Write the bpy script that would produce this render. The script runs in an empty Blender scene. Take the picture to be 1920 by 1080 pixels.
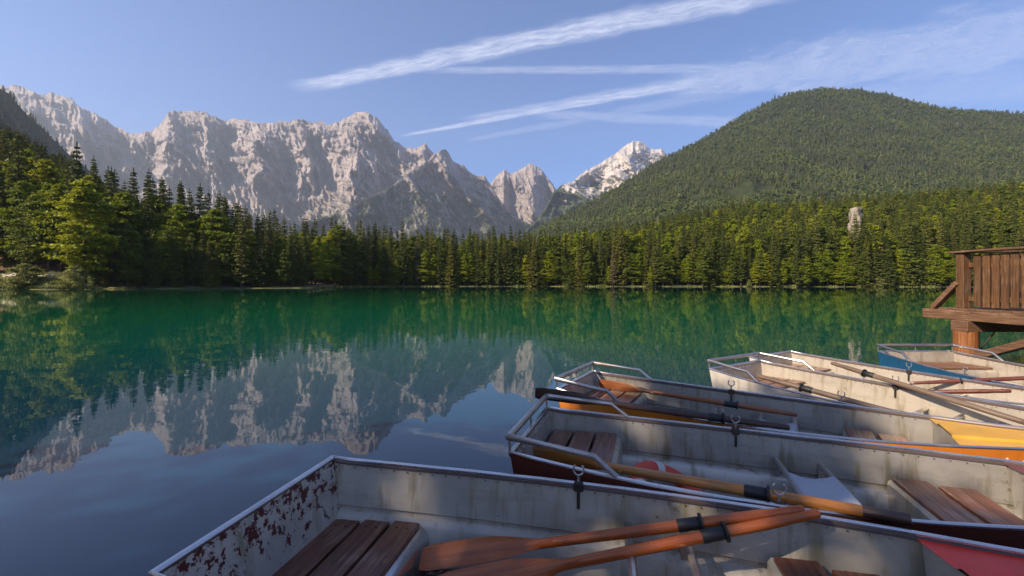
import bpy, math, random
import numpy as np
from mathutils import Vector, Matrix
R = math.radians
random.seed(7)
scene = bpy.context.scene
col = scene.collection
# ------------------------------------------------------------------ camera
F = 853.0; CX = 960.0; HY = 530.0; CAMH = 1.6      # photo pixels: focal length, centre, horizon; metres above the lake
cam_d = bpy.data.cameras.new('camera'); cam = bpy.data.objects.new('camera', cam_d); col.objects.link(cam)
cam.location = (0, 0, CAMH); cam.rotation_euler = (R(90), 0, 0)
cam_d.sensor_width = 36; cam_d.lens = 36 * F / 1920; cam_d.shift_y = -10 / 1920
cam_d.clip_start = 0.05; cam_d.clip_end = 40000
scene.camera = cam
def at(px, py, z):                                   # pixel + known height -> point
    k = (CAMH - z) / (py - HY); return Vector(((px - CX) * k, F * k, z))
def atY(px, py, Y): return Vector(((px - CX) / F * Y, Y, CAMH + (HY - py) / F * Y))
# ------------------------------------------------------------------ sky and sun
SUN_EL = R(36); SUN_DIR = Vector((-0.88, -0.475, 0)).normalized()   # horizontal direction towards the sun
world = bpy.data.worlds.new('World'); scene.world = world; world.use_nodes = True
wn = world.node_tree.nodes; wl = world.node_tree.links; wn.clear()
def N(tree, typ, **kw):
    n = tree.nodes.new(typ)
    for k, v in kw.items():
        if k.startswith('i_'):
            n.inputs[k[2:].replace('_', ' ')].default_value = v
        else: setattr(n, k, v)
    return n
def M(tree, op, a, b=None, c=None, clamp=False):
    n = tree.nodes.new('ShaderNodeMath'); n.operation = op; n.use_clamp = clamp
    for i, v in enumerate((a, b, c)):
        if v is None: continue
        if isinstance(v, (int, float)): n.inputs[i].default_value = v
        else: tree.links.new(v, n.inputs[i])
    return n.outputs[0]
def smooth01(t, v, lo, hi):
    n = t.nodes.new('ShaderNodeMapRange'); n.interpolation_type = 'SMOOTHSTEP'
    n.inputs['From Min'].default_value = lo; n.inputs['From Max'].default_value = hi; t.links.new(v, n.inputs['Value']); return n.outputs[0]
def build_sky():
    t = world.node_tree
    sky = N(t, 'ShaderNodeTexSky', sky_type='NISHITA', sun_disc=False, sun_elevation=SUN_EL,
            sun_rotation=math.atan2(SUN_DIR.x, SUN_DIR.y), altitude=900, air_density=1.0, dust_density=0.15, ozone_density=4.0)
    tc = N(t, 'ShaderNodeTexCoord'); sep = N(t, 'ShaderNodeSeparateXYZ'); wl.new(tc.outputs['Generated'], sep.inputs[0])
    z = M(t, 'MAXIMUM', sep.outputs[2], 0.03)
    X = M(t, 'DIVIDE', sep.outputs[0], z); Y = M(t, 'DIVIDE', sep.outputs[1], z)   # a cloud layer one unit up
    cmb = N(t, 'ShaderNodeCombineXYZ'); wl.new(X, cmb.inputs[0]); wl.new(Y, cmb.inputs[1])
    def P(px, py):
        dz = (HY - py) / F; return np.array([(px - CX) / F / dz, 1 / dz])
    wob = N(t, 'ShaderNodeTexNoise', i_Scale=5.0, i_Detail=5.0, i_Roughness=0.6); wl.new(cmb.outputs[0], wob.inputs['Vector'])
    wobv = M(t, 'SUBTRACT', wob.outputs[0], 0.5)
    total = None
    # start pixel, end pixel, half width in pixels at both ends, strength
    for (a, b, wa, wb, s, warp) in (((545, 168), (1480, -22), 13, 24, .78, .10), ((742, 257), (1340, 147), 2.5, 11, .75, .03),
                        ((860, 226), (1450, 128), 5, 15, .42, .08), ((780, 132), (1600, 128), 6, 11, .40, .10),
                        ((1230, 168), (2100, 52), 20, 75, .46, .3), ((980, 212), (1500, 236), 7, 12, .34, .10),
                        ((860, 266), (1380, 172), 4, 12, .22, .10), ((1500, 186), (2150, 150), 14, 40, .28, .25)):
        A = P(*a); B = P(*b); L = np.linalg.norm(B - A); d = (B - A) / L; n = np.array([-d[1], d[0]])
        hw = [abs(np.dot(P(q[0], q[1] + w) - P(*q), n)) if q[1] + w < HY else w for q, w in ((a, wa), (b, wb))]
        qx = M(t, 'SUBTRACT', X, float(A[0])); qy = M(t, 'SUBTRACT', Y, float(A[1]))
        u = M(t, 'DIVIDE', M(t, 'ADD', M(t, 'MULTIPLY', qx, float(d[0])), M(t, 'MULTIPLY', qy, float(d[1]))), float(L))
        v = M(t, 'ADD', M(t, 'MULTIPLY', qx, float(n[0])), M(t, 'MULTIPLY', qy, float(n[1])))
        w = M(t, 'ADD', M(t, 'MULTIPLY', u, float(hw[1] - hw[0])), float(hw[0]))
        v = M(t, 'ADD', v, M(t, 'MULTIPLY', wobv, M(t, 'MULTIPLY', w, 1.1 + warp * 4)))
        m = M(t, 'SUBTRACT', 1.35, M(t, 'DIVIDE', M(t, 'ABSOLUTE', v), M(t, 'MAXIMUM', w, 0.004)), clamp=True)
        m = smooth01(t, m, 0.0, 1.0); m = M(t, 'MULTIPLY', m, M(t, 'MULTIPLY', u, 9.0, clamp=True))
        m = M(t, 'MULTIPLY', m, M(t, 'MULTIPLY', M(t, 'SUBTRACT', 1.06, u), 8.0, clamp=True))
        # streaky texture that follows the trail
        cv = N(t, 'ShaderNodeCombineXYZ'); t.links.new(M(t, 'MULTIPLY', u, float(L * 5)), cv.inputs[0]); t.links.new(M(t, 'MULTIPLY', v, 26.0), cv.inputs[1])
        nz = N(t, 'ShaderNodeTexNoise', i_Scale=1.6, i_Detail=7.0, i_Roughness=0.62); t.links.new(cv.outputs[0], nz.inputs['Vector'])
        tex = M(t, 'MULTIPLY', M(t, 'SUBTRACT', nz.outputs[0], 0.20), 1.75, clamp=True)
        m = M(t, 'MULTIPLY', M(t, 'MULTIPLY', m, tex), s)
        total = m if total is None else M(t, 'MAXIMUM', total, m)
    total = M(t, 'MULTIPLY', total, M(t, 'MULTIPLY', M(t, 'SUBTRACT', sep.outputs[2], 0.06), 8.0, clamp=True))
    mix = N(t, 'ShaderNodeMix', data_type='RGBA'); mix.inputs['B'].default_value = (7.2, 7.3, 8.4, 1)
    wl.new(total, mix.inputs['Factor']); tn = N(t, 'ShaderNodeMix', data_type='RGBA', blend_type='MULTIPLY'); tn.inputs['Factor'].default_value = 1.0; tn.inputs['B'].default_value = (.80, .93, 1.19, 1); wl.new(sky.outputs[0], tn.inputs['A']); wl.new(tn.outputs['Result'], mix.inputs['A'])
    bg = N(t, 'ShaderNodeBackground', i_Strength=0.082); wl.new(mix.outputs['Result'], bg.inputs[0])
    out = N(t, 'ShaderNodeOutputWorld'); wl.new(bg.outputs[0], out.inputs[0])
build_sky()
sun_d = bpy.data.lights.new('sun', 'SUN'); sun_d.energy = 5.0; sun_d.angle = R(0.5); sun_d.color = (1.0, 0.83, 0.62)
sun = bpy.data.objects.new('sun', sun_d); col.objects.link(sun)
sv = Vector((SUN_DIR.x * math.cos(SUN_EL), SUN_DIR.y * math.cos(SUN_EL), math.sin(SUN_EL)))
sun.rotation_euler = sv.to_track_quat('Z', 'Y').to_euler(); sun.location = (-20, -10, 40)
scene.view_settings.view_transform = 'Standard'; scene.view_settings.look = 'None'
scene.view_settings.exposure = 1.0; scene.view_settings.gamma = 1.0; scene.view_settings.use_curve_mapping = False
# ------------------------------------------------------------------ helpers
def tag(o, label=None, cat=None, group=None, kind=None):
    if label: o['label'] = label
    if cat: o['category'] = cat
    if group: o['group'] = group
    if kind: o['kind'] = kind
    return o
def mesh_np(name, V, faces, mats=(), midx=None, smooth=False):
    """V (n,3) array; faces: an (m,k) array or list of tuples"""
    me = bpy.data.meshes.new(name)
    V = np.asarray(V, dtype=np.float32)
    if isinstance(faces, np.ndarray):
        m, k = faces.shape
        me.vertices.add(len(V)); me.vertices.foreach_set('co', V.ravel())
        me.loops.add(m * k); me.loops.foreach_set('vertex_index', faces.astype(np.int32).ravel())
        me.polygons.add(m); me.polygons.foreach_set('loop_start', np.arange(0, m * k, k, dtype=np.int32))
        me.update(calc_edges=True)
    else:
        me.from_pydata([tuple(map(float, v)) for v in V], [], faces); me.update()
    for mt in mats: me.materials.append(mt)
    if midx is not None: me.polygons.foreach_set('material_index', np.asarray(midx, dtype=np.int32))
    if smooth: me.polygons.foreach_set('use_smooth', np.ones(len(me.polygons), dtype=bool))
    return me
def link(name, me, parent=None, loc=(0, 0, 0), rz=0.0):
    o = bpy.data.objects.new(name, me); col.objects.link(o); o.location = loc
    if rz: o.rotation_euler = (0, 0, rz)
    if parent: o.parent = parent
    return o
class MB:
    def __init__(s): s.v = []; s.f = []; s.m = []; s.mi = 0
    def add(s, V, Fc):
        o = len(s.v); s.v += [tuple(v) for v in V]; s.f += [tuple(i + o for i in f) for f in Fc]; s.m += [s.mi] * len(Fc); return s
    def box(s, lo, hi, mat=None, bev=0.0):
        (x0, y0, z0), (x1, y1, z1) = lo, hi
        if bev:
            b = bev                                   # chamfered box: three crossed slabs' hull
            V = []; 
            for sx in (0, 1):
                for sy in (0, 1):
                    for sz in (0, 1):
                        c = [(x0, x1)[sx], (y0, y1)[sy], (z0, z1)[sz]]; d = [b * (1 - 2 * sx), b * (1 - 2 * sy), b * (1 - 2 * sz)]
                        V += [(c[0], c[1] + d[1], c[2] + d[2]), (c[0] + d[0], c[1], c[2] + d[2]), (c[0] + d[0], c[1] + d[1], c[2])]
            def I(sx, sy, sz, k): return ((sx * 2 + sy) * 2 + sz) * 3 + k
            Fc = []
            for a in (0, 1):
                q = [(0, 0), (1, 0), (1, 1), (0, 1)]
                fx = [I(a, p[0], p[1], 0) for p in q]; fy = [I(p[0], a, p[1], 1) for p in q]; fz = [I(p[0], p[1], a, 2) for p in q]
                Fc += [fx if a else fx[::-1], fy[::-1] if a else fy, fz if a else fz[::-1]]
                for c in (0, 1):
                    Fc += [(I(a, c, 0, 0), I(a, c, 1, 0), I(a, c, 1, 1), I(a, c, 0, 1)), (I(a, 0, c, 0), I(a, 1, c, 0), I(a, 1, c, 2), I(a, 0, c, 2)),
                           (I(0, a, c, 1), I(1, a, c, 1), I(1, a, c, 2), I(0, a, c, 2))]
                    Fc += [(I(a, c, 0, 0), I(a, c, 0, 1), I(a, c, 0, 2)), (I(a, c, 1, 0), I(a, c, 1, 1), I(a, c, 1, 2))]
        else:
            V = [(x0, y0, z0), (x1, y0, z0), (x1, y1, z0), (x0, y1, z0), (x0, y0, z1), (x1, y0, z1), (x1, y1, z1), (x0, y1, z1)]
            Fc = [(0, 3, 2, 1), (4, 5, 6, 7), (0, 1, 5, 4), (1, 2, 6, 5), (2, 3, 7, 6), (3, 0, 4, 7)]
        if mat is not None: V = [tuple(mat @ Vector(v)) for v in V]
        return s.add(V, Fc)
    def bar(s, a, b, w, h, up=(0, 0, 1), bev=0.006):
        a = Vector(a); b = Vector(b); x = (b - a); L = x.length; x.normalize(); y = Vector(up).cross(x).normalized(); z = x.cross(y)
        m = Matrix((x, y, z)).transposed().to_4x4(); m.translation = a
        return s.box((0, -w / 2, -h / 2), (L, w / 2, h / 2), m, bev)
    def tube(s, pts, r, n=8, caps=True, flat=1.0):
        pts = [Vector(p) for p in pts]; rr = r if isinstance(r, (list, tuple)) else [r] * len(pts)
        V = []; Fc = []; prev = None
        for i, p in enumerate(pts):
            a = pts[max(i - 1, 0)]; b = pts[min(i + 1, len(pts) - 1)]; d = (b - a).normalized()
            u = Vector((0, 0, 1)) if prev is None else prev
            if abs(u.dot(d)) > .98: u = Vector((1, 0, 0)) if abs(d.x) < .9 else Vector((0, 1, 0))
            y = u.cross(d).normalized(); zz = d.cross(y).normalized(); prev = zz
            k = 1.0
            if 0 < i < len(pts) - 1:
                c = (p - a).normalized().dot((b - p).normalized()); k = 1 / max(.55, math.sqrt((1 + c) / 2))
            for j in range(n):
                t = 2 * math.pi * (j + .5) / n
                V.append(p + (y * math.cos(t) + zz * math.sin(t) * flat) * rr[i] * (k if 0 < i < len(pts) - 1 else 1))
        for i in range(len(pts) - 1):
            for j in range(n):
                k = (j + 1) % n; Fc.append((i * n + j, i * n + k, (i + 1) * n + k, (i + 1) * n + j))
        if caps: Fc += [tuple(range(n))[::-1], tuple(range((len(pts) - 1) * n, len(pts) * n))]
        return s.add(V, Fc)
    def build(s, name, mats, parent=None, loc=(0, 0, 0), rz=0.0, smooth=False):
        if not isinstance(mats, (list, tuple)): mats = [mats]
        me = mesh_np(name, s.v, s.f, mats, s.m, smooth)
        if smooth:
            try: me.set_sharp_from_angle(angle=R(40))
            except Exception: pass
        return link(name, me, parent, loc, rz)
def empty(name, loc, rz=0.0):
    o = bpy.data.objects.new(name, None); col.objects.link(o); o.location = loc; o.rotation_euler = (0, 0, rz); o.empty_display_size = .1
    return o
def copy_tree(root, loc, rz, sc):
    r = root.copy(); col.objects.link(r); r.location = loc; r.rotation_euler = (0, 0, rz); r.scale = sc
    for ch in list(root.children):
        c = ch.copy(); col.objects.link(c); c.parent = r
    return r
# numpy gradient noise
_rng = np.random.default_rng(3); _perm = np.concatenate([_rng.permutation(512)] * 3); _ang = _rng.random(512) * 2 * np.pi
def perlin(x, y):
    xi = np.floor(x).astype(int); yi = np.floor(y).astype(int); xf = x - xi; yf = y - yi
    u = xf * xf * xf * (xf * (xf * 6 - 15) + 10); v = yf * yf * yf * (yf * (yf * 6 - 15) + 10)
    def g(ix, iy, dx, dy):
        h = _ang[_perm[(_perm[ix & 511] + iy) & 511]]; return np.cos(h) * dx + np.sin(h) * dy
    a = g(xi, yi, xf, yf); b = g(xi + 1, yi, xf - 1, yf); c = g(xi, yi + 1, xf, yf - 1); d = g(xi + 1, yi + 1, xf - 1, yf - 1)
    return (a + (b - a) * u + (c - a) * v + (a - b - c + d) * u * v) * 1.5
def fbm(x, y, o=4, lac=2.1, gain=.5):
    t = 0; a = 1
    for i in range(o): t = t + a * perlin(x + 17.3 * i, y - 9.1 * i); x = x * lac; y = y * lac; a *= gain
    return t
def ridged(x, y, o=5, lac=2.1, gain=.5):
    t = 0; a = 1; w = 1
    for i in range(o):
        n = 1 - np.abs(perlin(x + 31.7 * i, y + 5.3 * i)) * 1.6; n = np.clip(n, 0, 1) ** 2
        t = t + a * n * w; w = np.clip(n * 1.6, 0, 1); x = x * lac; y = y * lac; a *= gain
    return t
# ------------------------------------------------------------------ materials
def new_mat(name):
    m = bpy.data.materials.new(name); m.use_nodes = True; t = m.node_tree
    b = t.nodes['Principled BSDF']; return m, t, b
def ramp(t, fac, stops, interp='LINEAR'):
    n = t.nodes.new('ShaderNodeValToRGB'); n.color_ramp.interpolation = interp
    while len(n.color_ramp.elements) > 1: n.color_ramp.elements.remove(n.color_ramp.elements[-1])
    for i, (p, c) in enumerate(stops):
        e = n.color_ramp.elements[0] if i == 0 else n.color_ramp.elements.new(p)
        e.position = p; e.color = (*c, 1) if len(c) == 3 else c
    t.links.new(fac, n.inputs[0]); return n.outputs[0]
def mixc(t, fac, a, b, blend='MIX'):
    n = t.nodes.new('ShaderNodeMix'); n.data_type = 'RGBA'; n.blend_type = blend
    for s, v in (('Factor', fac), ('A', a), ('B', b)):
        if isinstance(v, (int, float)): n.inputs[s].default_value = v
        elif isinstance(v, tuple): n.inputs[s].default_value = (*v, 1) if len(v) == 3 else v
        else: t.links.new(v, n.inputs[s])
    return n.outputs['Result']
def coords(t, kind='Object', scale=(1, 1, 1), rot=(0, 0, 0)):
    mp = t.nodes.new('ShaderNodeMapping'); mp.inputs['Scale'].default_value = scale; mp.inputs['Rotation'].default_value = rot
    if kind == 'World': g = t.nodes.new('ShaderNodeNewGeometry'); t.links.new(g.outputs['Position'], mp.inputs[0])
    else: g = t.nodes.new('ShaderNodeTexCoord'); t.links.new(g.outputs[kind], mp.inputs[0])
    return mp.outputs[0]
def noise(t, vec, scale, detail=4, rough=.55, dist=0.0):
    n = N(t, 'ShaderNodeTexNoise', i_Scale=scale, i_Detail=float(detail), i_Roughness=rough, i_Distortion=dist); t.links.new(vec, n.inputs['Vector']); return n.outputs[0]
def bump(t, b, h, strength, dist):
    n = N(t, 'ShaderNodeBump', i_Strength=strength, i_Distance=dist); t.links.new(h, n.inputs['Height']); t.links.new(n.outputs[0], b.inputs['Normal'])
def smooth01(t, v, lo, hi):
    n = t.nodes.new('ShaderNodeMapRange'); n.interpolation_type = 'SMOOTHSTEP'
    n.inputs['From Min'].default_value = lo; n.inputs['From Max'].default_value = hi; t.links.new(v, n.inputs['Value']); return n.outputs[0]

def mat_leaf(name, c1, c2, trans, c3=None):
    m, t, b = new_mat(name)
    oi = t.nodes.new('ShaderNodeObjectInfo'); w = coords(t, 'Object')
    n = noise(t, w, .55, 3); f = M(t, 'ADD', M(t, 'MULTIPLY', oi.outputs['Random'], .6), M(t, 'MULTIPLY', n, .55), clamp=True)
    stops = [(.15, c1), (.85, c2)] if c3 is None else [(.1, c1), (.55, c2), (.95, c3)]
    c = ramp(t, f, stops)
    t.links.new(c, b.inputs['Base Color']); b.inputs['Roughness'].default_value = .6; b.inputs['Specular IOR Level'].default_value = .25
    tr = t.nodes.new('ShaderNodeBsdfTranslucent'); t.links.new(mixc(t, 1.0, c, (1.0, .95, .35), 'MULTIPLY'), tr.inputs[0])
    mx = t.nodes.new('ShaderNodeMixShader'); mx.inputs[0].default_value = trans
    t.links.new(b.outputs[0], mx.inputs[1]); t.links.new(tr.outputs[0], mx.inputs[2])
    t.links.new(mx.outputs[0], t.nodes['Material Output'].inputs['Surface']); return m
def mat_tint(name, trans=.15, rough=.75):              # foliage of the massed forest: each tree's own tint
    m, t, b = new_mat(name); a = N(t, 'ShaderNodeAttribute', attribute_name='tint')
    t.links.new(a.outputs['Color'], b.inputs['Base Color']); b.inputs['Roughness'].default_value = rough; b.inputs['Specular IOR Level'].default_value = .2
    return m
def mat_bark(name, c):
    m, t, b = new_mat(name); v = coords(t, 'Object', (6, 6, 1.2)); n = noise(t, v, 3, 5)
    t.links.new(ramp(t, n, [(.3, tuple(x * .5 for x in c)), (.7, c)]), b.inputs['Base Color']); b.inputs['Roughness'].default_value = .9; bump(t, b, n, .6, .05); return m
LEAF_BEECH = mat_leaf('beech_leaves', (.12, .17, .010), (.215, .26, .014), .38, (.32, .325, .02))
LEAF_BEECH_DARK = mat_leaf('maple_leaves', (.075, .105, .012), (.14, .17, .017), .3)
LEAF_SPRUCE = mat_leaf('spruce_needles', (.040, .060, .012), (.090, .110, .020), .14, (.165, .16, .032))
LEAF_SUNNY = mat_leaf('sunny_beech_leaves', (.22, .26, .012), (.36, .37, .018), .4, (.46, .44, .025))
LEAF_SHRUB = mat_leaf('willow_leaves', (.15, .17, .045), (.23, .24, .075), .3)
LEAF_LARCH = mat_leaf('dry_needles', (.13, .105, .055), (.19, .15, .085), .12)
FOREST = mat_tint('forest_foliage')
BARK = mat_bark('bark', (.11, .085, .065))

def mat_rock(name='limestone', green=0.0):
    m, t, b = new_mat(name)
    p = coords(t, 'World')
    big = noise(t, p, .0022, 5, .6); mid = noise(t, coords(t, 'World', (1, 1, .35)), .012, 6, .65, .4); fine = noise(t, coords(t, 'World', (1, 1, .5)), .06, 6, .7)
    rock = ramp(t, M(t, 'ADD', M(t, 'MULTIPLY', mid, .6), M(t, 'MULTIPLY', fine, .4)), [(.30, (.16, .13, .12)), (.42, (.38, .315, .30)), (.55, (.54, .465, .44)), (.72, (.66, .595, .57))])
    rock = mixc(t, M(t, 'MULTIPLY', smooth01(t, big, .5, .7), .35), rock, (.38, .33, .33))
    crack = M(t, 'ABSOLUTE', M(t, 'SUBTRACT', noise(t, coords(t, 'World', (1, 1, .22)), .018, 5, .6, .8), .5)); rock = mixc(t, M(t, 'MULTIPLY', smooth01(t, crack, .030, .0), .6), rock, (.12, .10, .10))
    strata = noise(t, coords(t, 'World', (.12, .12, 1)), .035, 4, .6, .5); rock = mixc(t, M(t, 'MULTIPLY', smooth01(t, strata, .52, .62), .3), rock, (.24, .20, .19))
    # grass and dwarf pine on the gentler ledges and the lower slopes
    g = t.nodes.new('ShaderNodeNewGeometry'); s = t.nodes.new('ShaderNodeSeparateXYZ'); t.links.new(g.outputs['True Normal'], s.inputs[0])
    ps = t.nodes.new('ShaderNodeSeparateXYZ'); t.links.new(g.outputs['Position'], ps.inputs[0])
    low = smooth01(t, M(t, 'ADD', ps.outputs[2], M(t, 'MULTIPLY', M(t, 'SUBTRACT', big, .5), 1400)), 1150, 350)
    flat = smooth01(t, M(t, 'ADD', s.outputs[2], M(t, 'MULTIPLY', M(t, 'SUBTRACT', fine, .5), .7)), .42, .72)
    veg = M(t, 'MULTIPLY', flat, M(t, 'ADD', M(t, 'MULTIPLY', low, .8), .10), clamp=True)
    bottom = smooth01(t, M(t, 'ADD', ps.outputs[2], M(t, 'MULTIPLY', M(t, 'SUBTRACT', mid, .5), 900)), 640 + green, 380 + green)
    veg = M(t, 'MAXIMUM', veg, M(t, 'MULTIPLY', bottom, smooth01(t, noise(t, p, .008, 6, .7), .40, .55)))
    t.links.new(mixc(t, veg, rock, mixc(t, fine, (.045, .065, .025), (.115, .13, .055))), b.inputs['Base Color'])
    b.inputs['Roughness'].default_value = .95; b.inputs['Specular IOR Level'].default_value = .1
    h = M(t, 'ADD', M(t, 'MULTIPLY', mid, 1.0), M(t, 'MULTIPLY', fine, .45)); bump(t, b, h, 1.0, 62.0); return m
ROCK = mat_rock(); ROCK_GREEN = mat_rock('grassy_limestone', 330.0)
def mat_hill(name, c1, c2, rockc, lo, hi, sc=.02):
    m, t, b = new_mat(name); p = coords(t, 'World'); n = noise(t, p, sc, 6, .7); r = noise(t, p, .006, 6, .7)
    c = mixc(t, smooth01(t, r, lo, hi), ramp(t, n, [(.3, c1), (.7, c2)]), rockc)
    t.links.new(c, b.inputs['Base Color']); b.inputs['Roughness'].default_value = .95; b.inputs['Specular IOR Level'].default_value = .1; bump(t, b, n, 1.0, 14.0); return m
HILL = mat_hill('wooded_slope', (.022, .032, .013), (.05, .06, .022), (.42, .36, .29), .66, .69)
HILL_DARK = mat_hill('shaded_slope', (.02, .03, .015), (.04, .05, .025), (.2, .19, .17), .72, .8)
RIDGE = mat_hill('stony_ridge', (.035, .05, .025), (.08, .095, .045), (.50, .44, .40), .47, .53, .03)

def mat_ground():
    m, t, b = new_mat('forest_floor'); p = coords(t, 'World'); n = noise(t, p, .35, 6, .65); k = noise(t, p, .06, 4)
    g = t.nodes.new('ShaderNodeNewGeometry'); s = t.nodes.new('ShaderNodeSeparateXYZ'); t.links.new(g.outputs['Position'], s.inputs[0])
    litter = ramp(t, n, [(.3, (.07, .035, .02)), (.5, (.17, .09, .05)), (.7, (.27, .17, .10))])
    grass = mixc(t, smooth01(t, k, .42, .58), ramp(t, n, [(.3, (.03, .04, .01)), (.7, (.07, .075, .02))]), ramp(t, n, [(.3, (.06, .08, .015)), (.6, (.17, .17, .035)), (.75, (.27, .25, .07))]))
    meadow = smooth01(t, s.outputs[0], -86.0, -92.0)
    low = smooth01(t, M(t, 'SUBTRACT', M(t, 'ADD', s.outputs[2], M(t, 'MULTIPLY', k, 2.4)), M(t, 'MULTIPLY', meadow, 3.6)), 2.7, 1.5)
    t.links.new(mixc(t, low, litter, grass), b.inputs['Base Color']); b.inputs['Roughness'].default_value = .95; bump(t, b, n, .8, .25); return m
GROUND = mat_ground()
def mat_water():
    m, t, b = new_mat('lake_water'); p = coords(t, 'World')
    s = t.nodes.new('ShaderNodeSeparateXYZ'); t.links.new(p, s.inputs[0])
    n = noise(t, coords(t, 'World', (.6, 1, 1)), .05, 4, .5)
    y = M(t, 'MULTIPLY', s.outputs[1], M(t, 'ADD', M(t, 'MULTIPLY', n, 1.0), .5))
    # body colour: tree shade painted in as dark blue beside the landing, pale emerald marl further out, darker again by the far shore
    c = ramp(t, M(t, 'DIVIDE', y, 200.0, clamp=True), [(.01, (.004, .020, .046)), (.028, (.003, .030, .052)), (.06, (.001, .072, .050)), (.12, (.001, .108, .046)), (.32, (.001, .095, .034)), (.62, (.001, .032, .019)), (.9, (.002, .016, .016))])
    t.links.new(c, b.inputs['Base Color']); b.inputs['Roughness'].default_value = .0; b.inputs['IOR'].default_value = 1.5
    w1 = noise(t, coords(t, 'World', (1, 1.25, 1)), 1.5, 2, .5); w2 = noise(t, p, 5.5, 2, .5); w3 = noise(t, coords(t, 'World', (.7, 1.3, 1)), .28, 2)
    h = M(t, 'ADD', M(t, 'ADD', M(t, 'MULTIPLY', w1, .5), M(t, 'MULTIPLY', w2, .10)), M(t, 'MULTIPLY', w3, 1.2))
    bump(t, b, h, 1.0, .0028); return m
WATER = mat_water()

def mat_paint(name, colr, chipc=(.10, .012, .012), chip=0.0, dirt=.5, rough=.42, metal=0.0, zlo=.30, zhi=.56):
    """worn boat paint: chips (more of them towards the gunwale), grime, runs and specks"""
    m, t, b = new_mat(name); o = coords(t, 'Object'); s = t.nodes.new('ShaderNodeSeparateXYZ'); t.links.new(o, s.inputs[0])
    oi = t.nodes.new('ShaderNodeObjectInfo'); va = t.nodes.new('ShaderNodeVectorMath'); va.operation = 'ADD'; t.links.new(o, va.inputs[0])
    cb = t.nodes.new('ShaderNodeCombineXYZ'); rn = M(t, 'MULTIPLY', oi.outputs['Random'], 40.0)
    for i in range(3): t.links.new(rn, cb.inputs[i])
    t.links.new(cb.outputs[0], va.inputs[1]); o2 = va.outputs[0]
    def mp(sc):
        k = t.nodes.new('ShaderNodeMapping'); k.inputs['Scale'].default_value = sc; t.links.new(o2, k.inputs[0]); return k.outputs[0]
    blot = noise(t, o2, 7.5, 5, .7)
    cloud = noise(t, o2, 2.6, 5, .6); streak = noise(t, mp((9, 9, 1.1)), 1.4, 5, .6); speck = noise(t, o2, 46, 3, .6); scr = noise(t, mp((2, 2, 40)), 1.6, 4, .7)
    base = mixc(t, M(t, 'MULTIPLY', smooth01(t, cloud, .35, .7), .5 * dirt + .1), colr, tuple(x * .52 for x in colr))
    smear = noise(t, mp((1.2, 1.2, 7)), 2.0, 6, .7)
    base = mixc(t, M(t, 'MULTIPLY', smooth01(t, smear, .5, .68), .45 * dirt), base, tuple(x * y for x, y in zip(colr, (.60, .56, .50))))
    base = mixc(t, M(t, 'MULTIPLY', smooth01(t, blot, .62, .72), .75 * dirt), base, tuple(x * y for x, y in zip(colr, (.34, .30, .18))))
    olive = tuple(x * y for x, y in zip(colr, (.50, .46, .32)))
    base = mixc(t, M(t, 'MULTIPLY', smooth01(t, streak, .50, .70), .85 * dirt), base, olive)
    base = mixc(t, M(t, 'MULTIPLY', M(t, 'MULTIPLY', smooth01(t, speck, .66, .70), smooth01(t, blot, .50, .62)), .8 * dirt), base, (.05, .035, .022))
    base = mixc(t, M(t, 'MULTIPLY', smooth01(t, scr, .66, .72), .35), base, tuple(min(1, x * 1.25 + .03) for x in colr))
    up = smooth01(t, s.outputs[2], zlo, zhi)
    ch = M(t, 'ADD', noise(t, o2, 21, 7, .72), M(t, 'MULTIPLY', up, .16 * chip + .02))
    cm = smooth01(t, ch, .735 - .12 * chip, .75 - .12 * chip)
    if chip: base = mixc(t, cm, base, mixc(t, speck, tuple(x * .5 for x in chipc), chipc))
    t.links.new(base, b.inputs['Base Color']); b.inputs['Metallic'].default_value = metal
    t.links.new(M(t, 'ADD', M(t, 'MULTIPLY', cloud, .28), rough - .14), b.inputs['Roughness'])
    h = M(t, 'SUBTRACT', M(t, 'MULTIPLY', cloud, .25), M(t, 'MULTIPLY', cm, .6 if chip else 0)); h = M(t, 'ADD', h, M(t, 'MULTIPLY', streak, .12)); bump(t, b, h, .35, .010); return m
def mat_wood(name, dark, mid, light, axis='Y', rough=.55, wear=.4, lightc=(.30, .22, .17)):
    m, t, b = new_mat(name)
    sc = {'X': (1.2, 22, 22), 'Y': (22, 1.2, 22), 'Z': (22, 22, 1.2)}[axis]; o = coords(t, 'Object')
    oi = t.nodes.new('ShaderNodeObjectInfo'); va = t.nodes.new('ShaderNodeVectorMath'); va.operation = 'ADD'
    cb = t.nodes.new('ShaderNodeCombineXYZ'); rn = M(t, 'MULTIPLY', oi.outputs['Random'], 30.0)
    for i in range(3): t.links.new(rn, cb.inputs[i])
    t.links.new(o, va.inputs[0]); t.links.new(cb.outputs[0], va.inputs[1])
    mp = t.nodes.new('ShaderNodeMapping'); mp.inputs['Scale'].default_value = sc; t.links.new(va.outputs[0], mp.inputs[0])
    g = noise(t, mp.outputs[0], 2.2, 6, .65, .6); k = noise(t, va.outputs[0], 5, 4)
    c = ramp(t, g, [(.28, dark), (.5, mid), (.72, light)])
    c = mixc(t, M(t, 'MULTIPLY', smooth01(t, M(t, 'ADD', M(t, 'MULTIPLY', g, .5), M(t, 'MULTIPLY', k, .6)), .55, .70), wear), c, lightc)
    c = mixc(t, M(t, 'MULTIPLY', oi.outputs['Random'], .22), c, dark)
    t.links.new(c, b.inputs['Base Color']); t.links.new(M(t, 'ADD', M(t, 'MULTIPLY', k, .3), rough - .15), b.inputs['Roughness']); bump(t, b, g, .6, .006); return m
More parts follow.
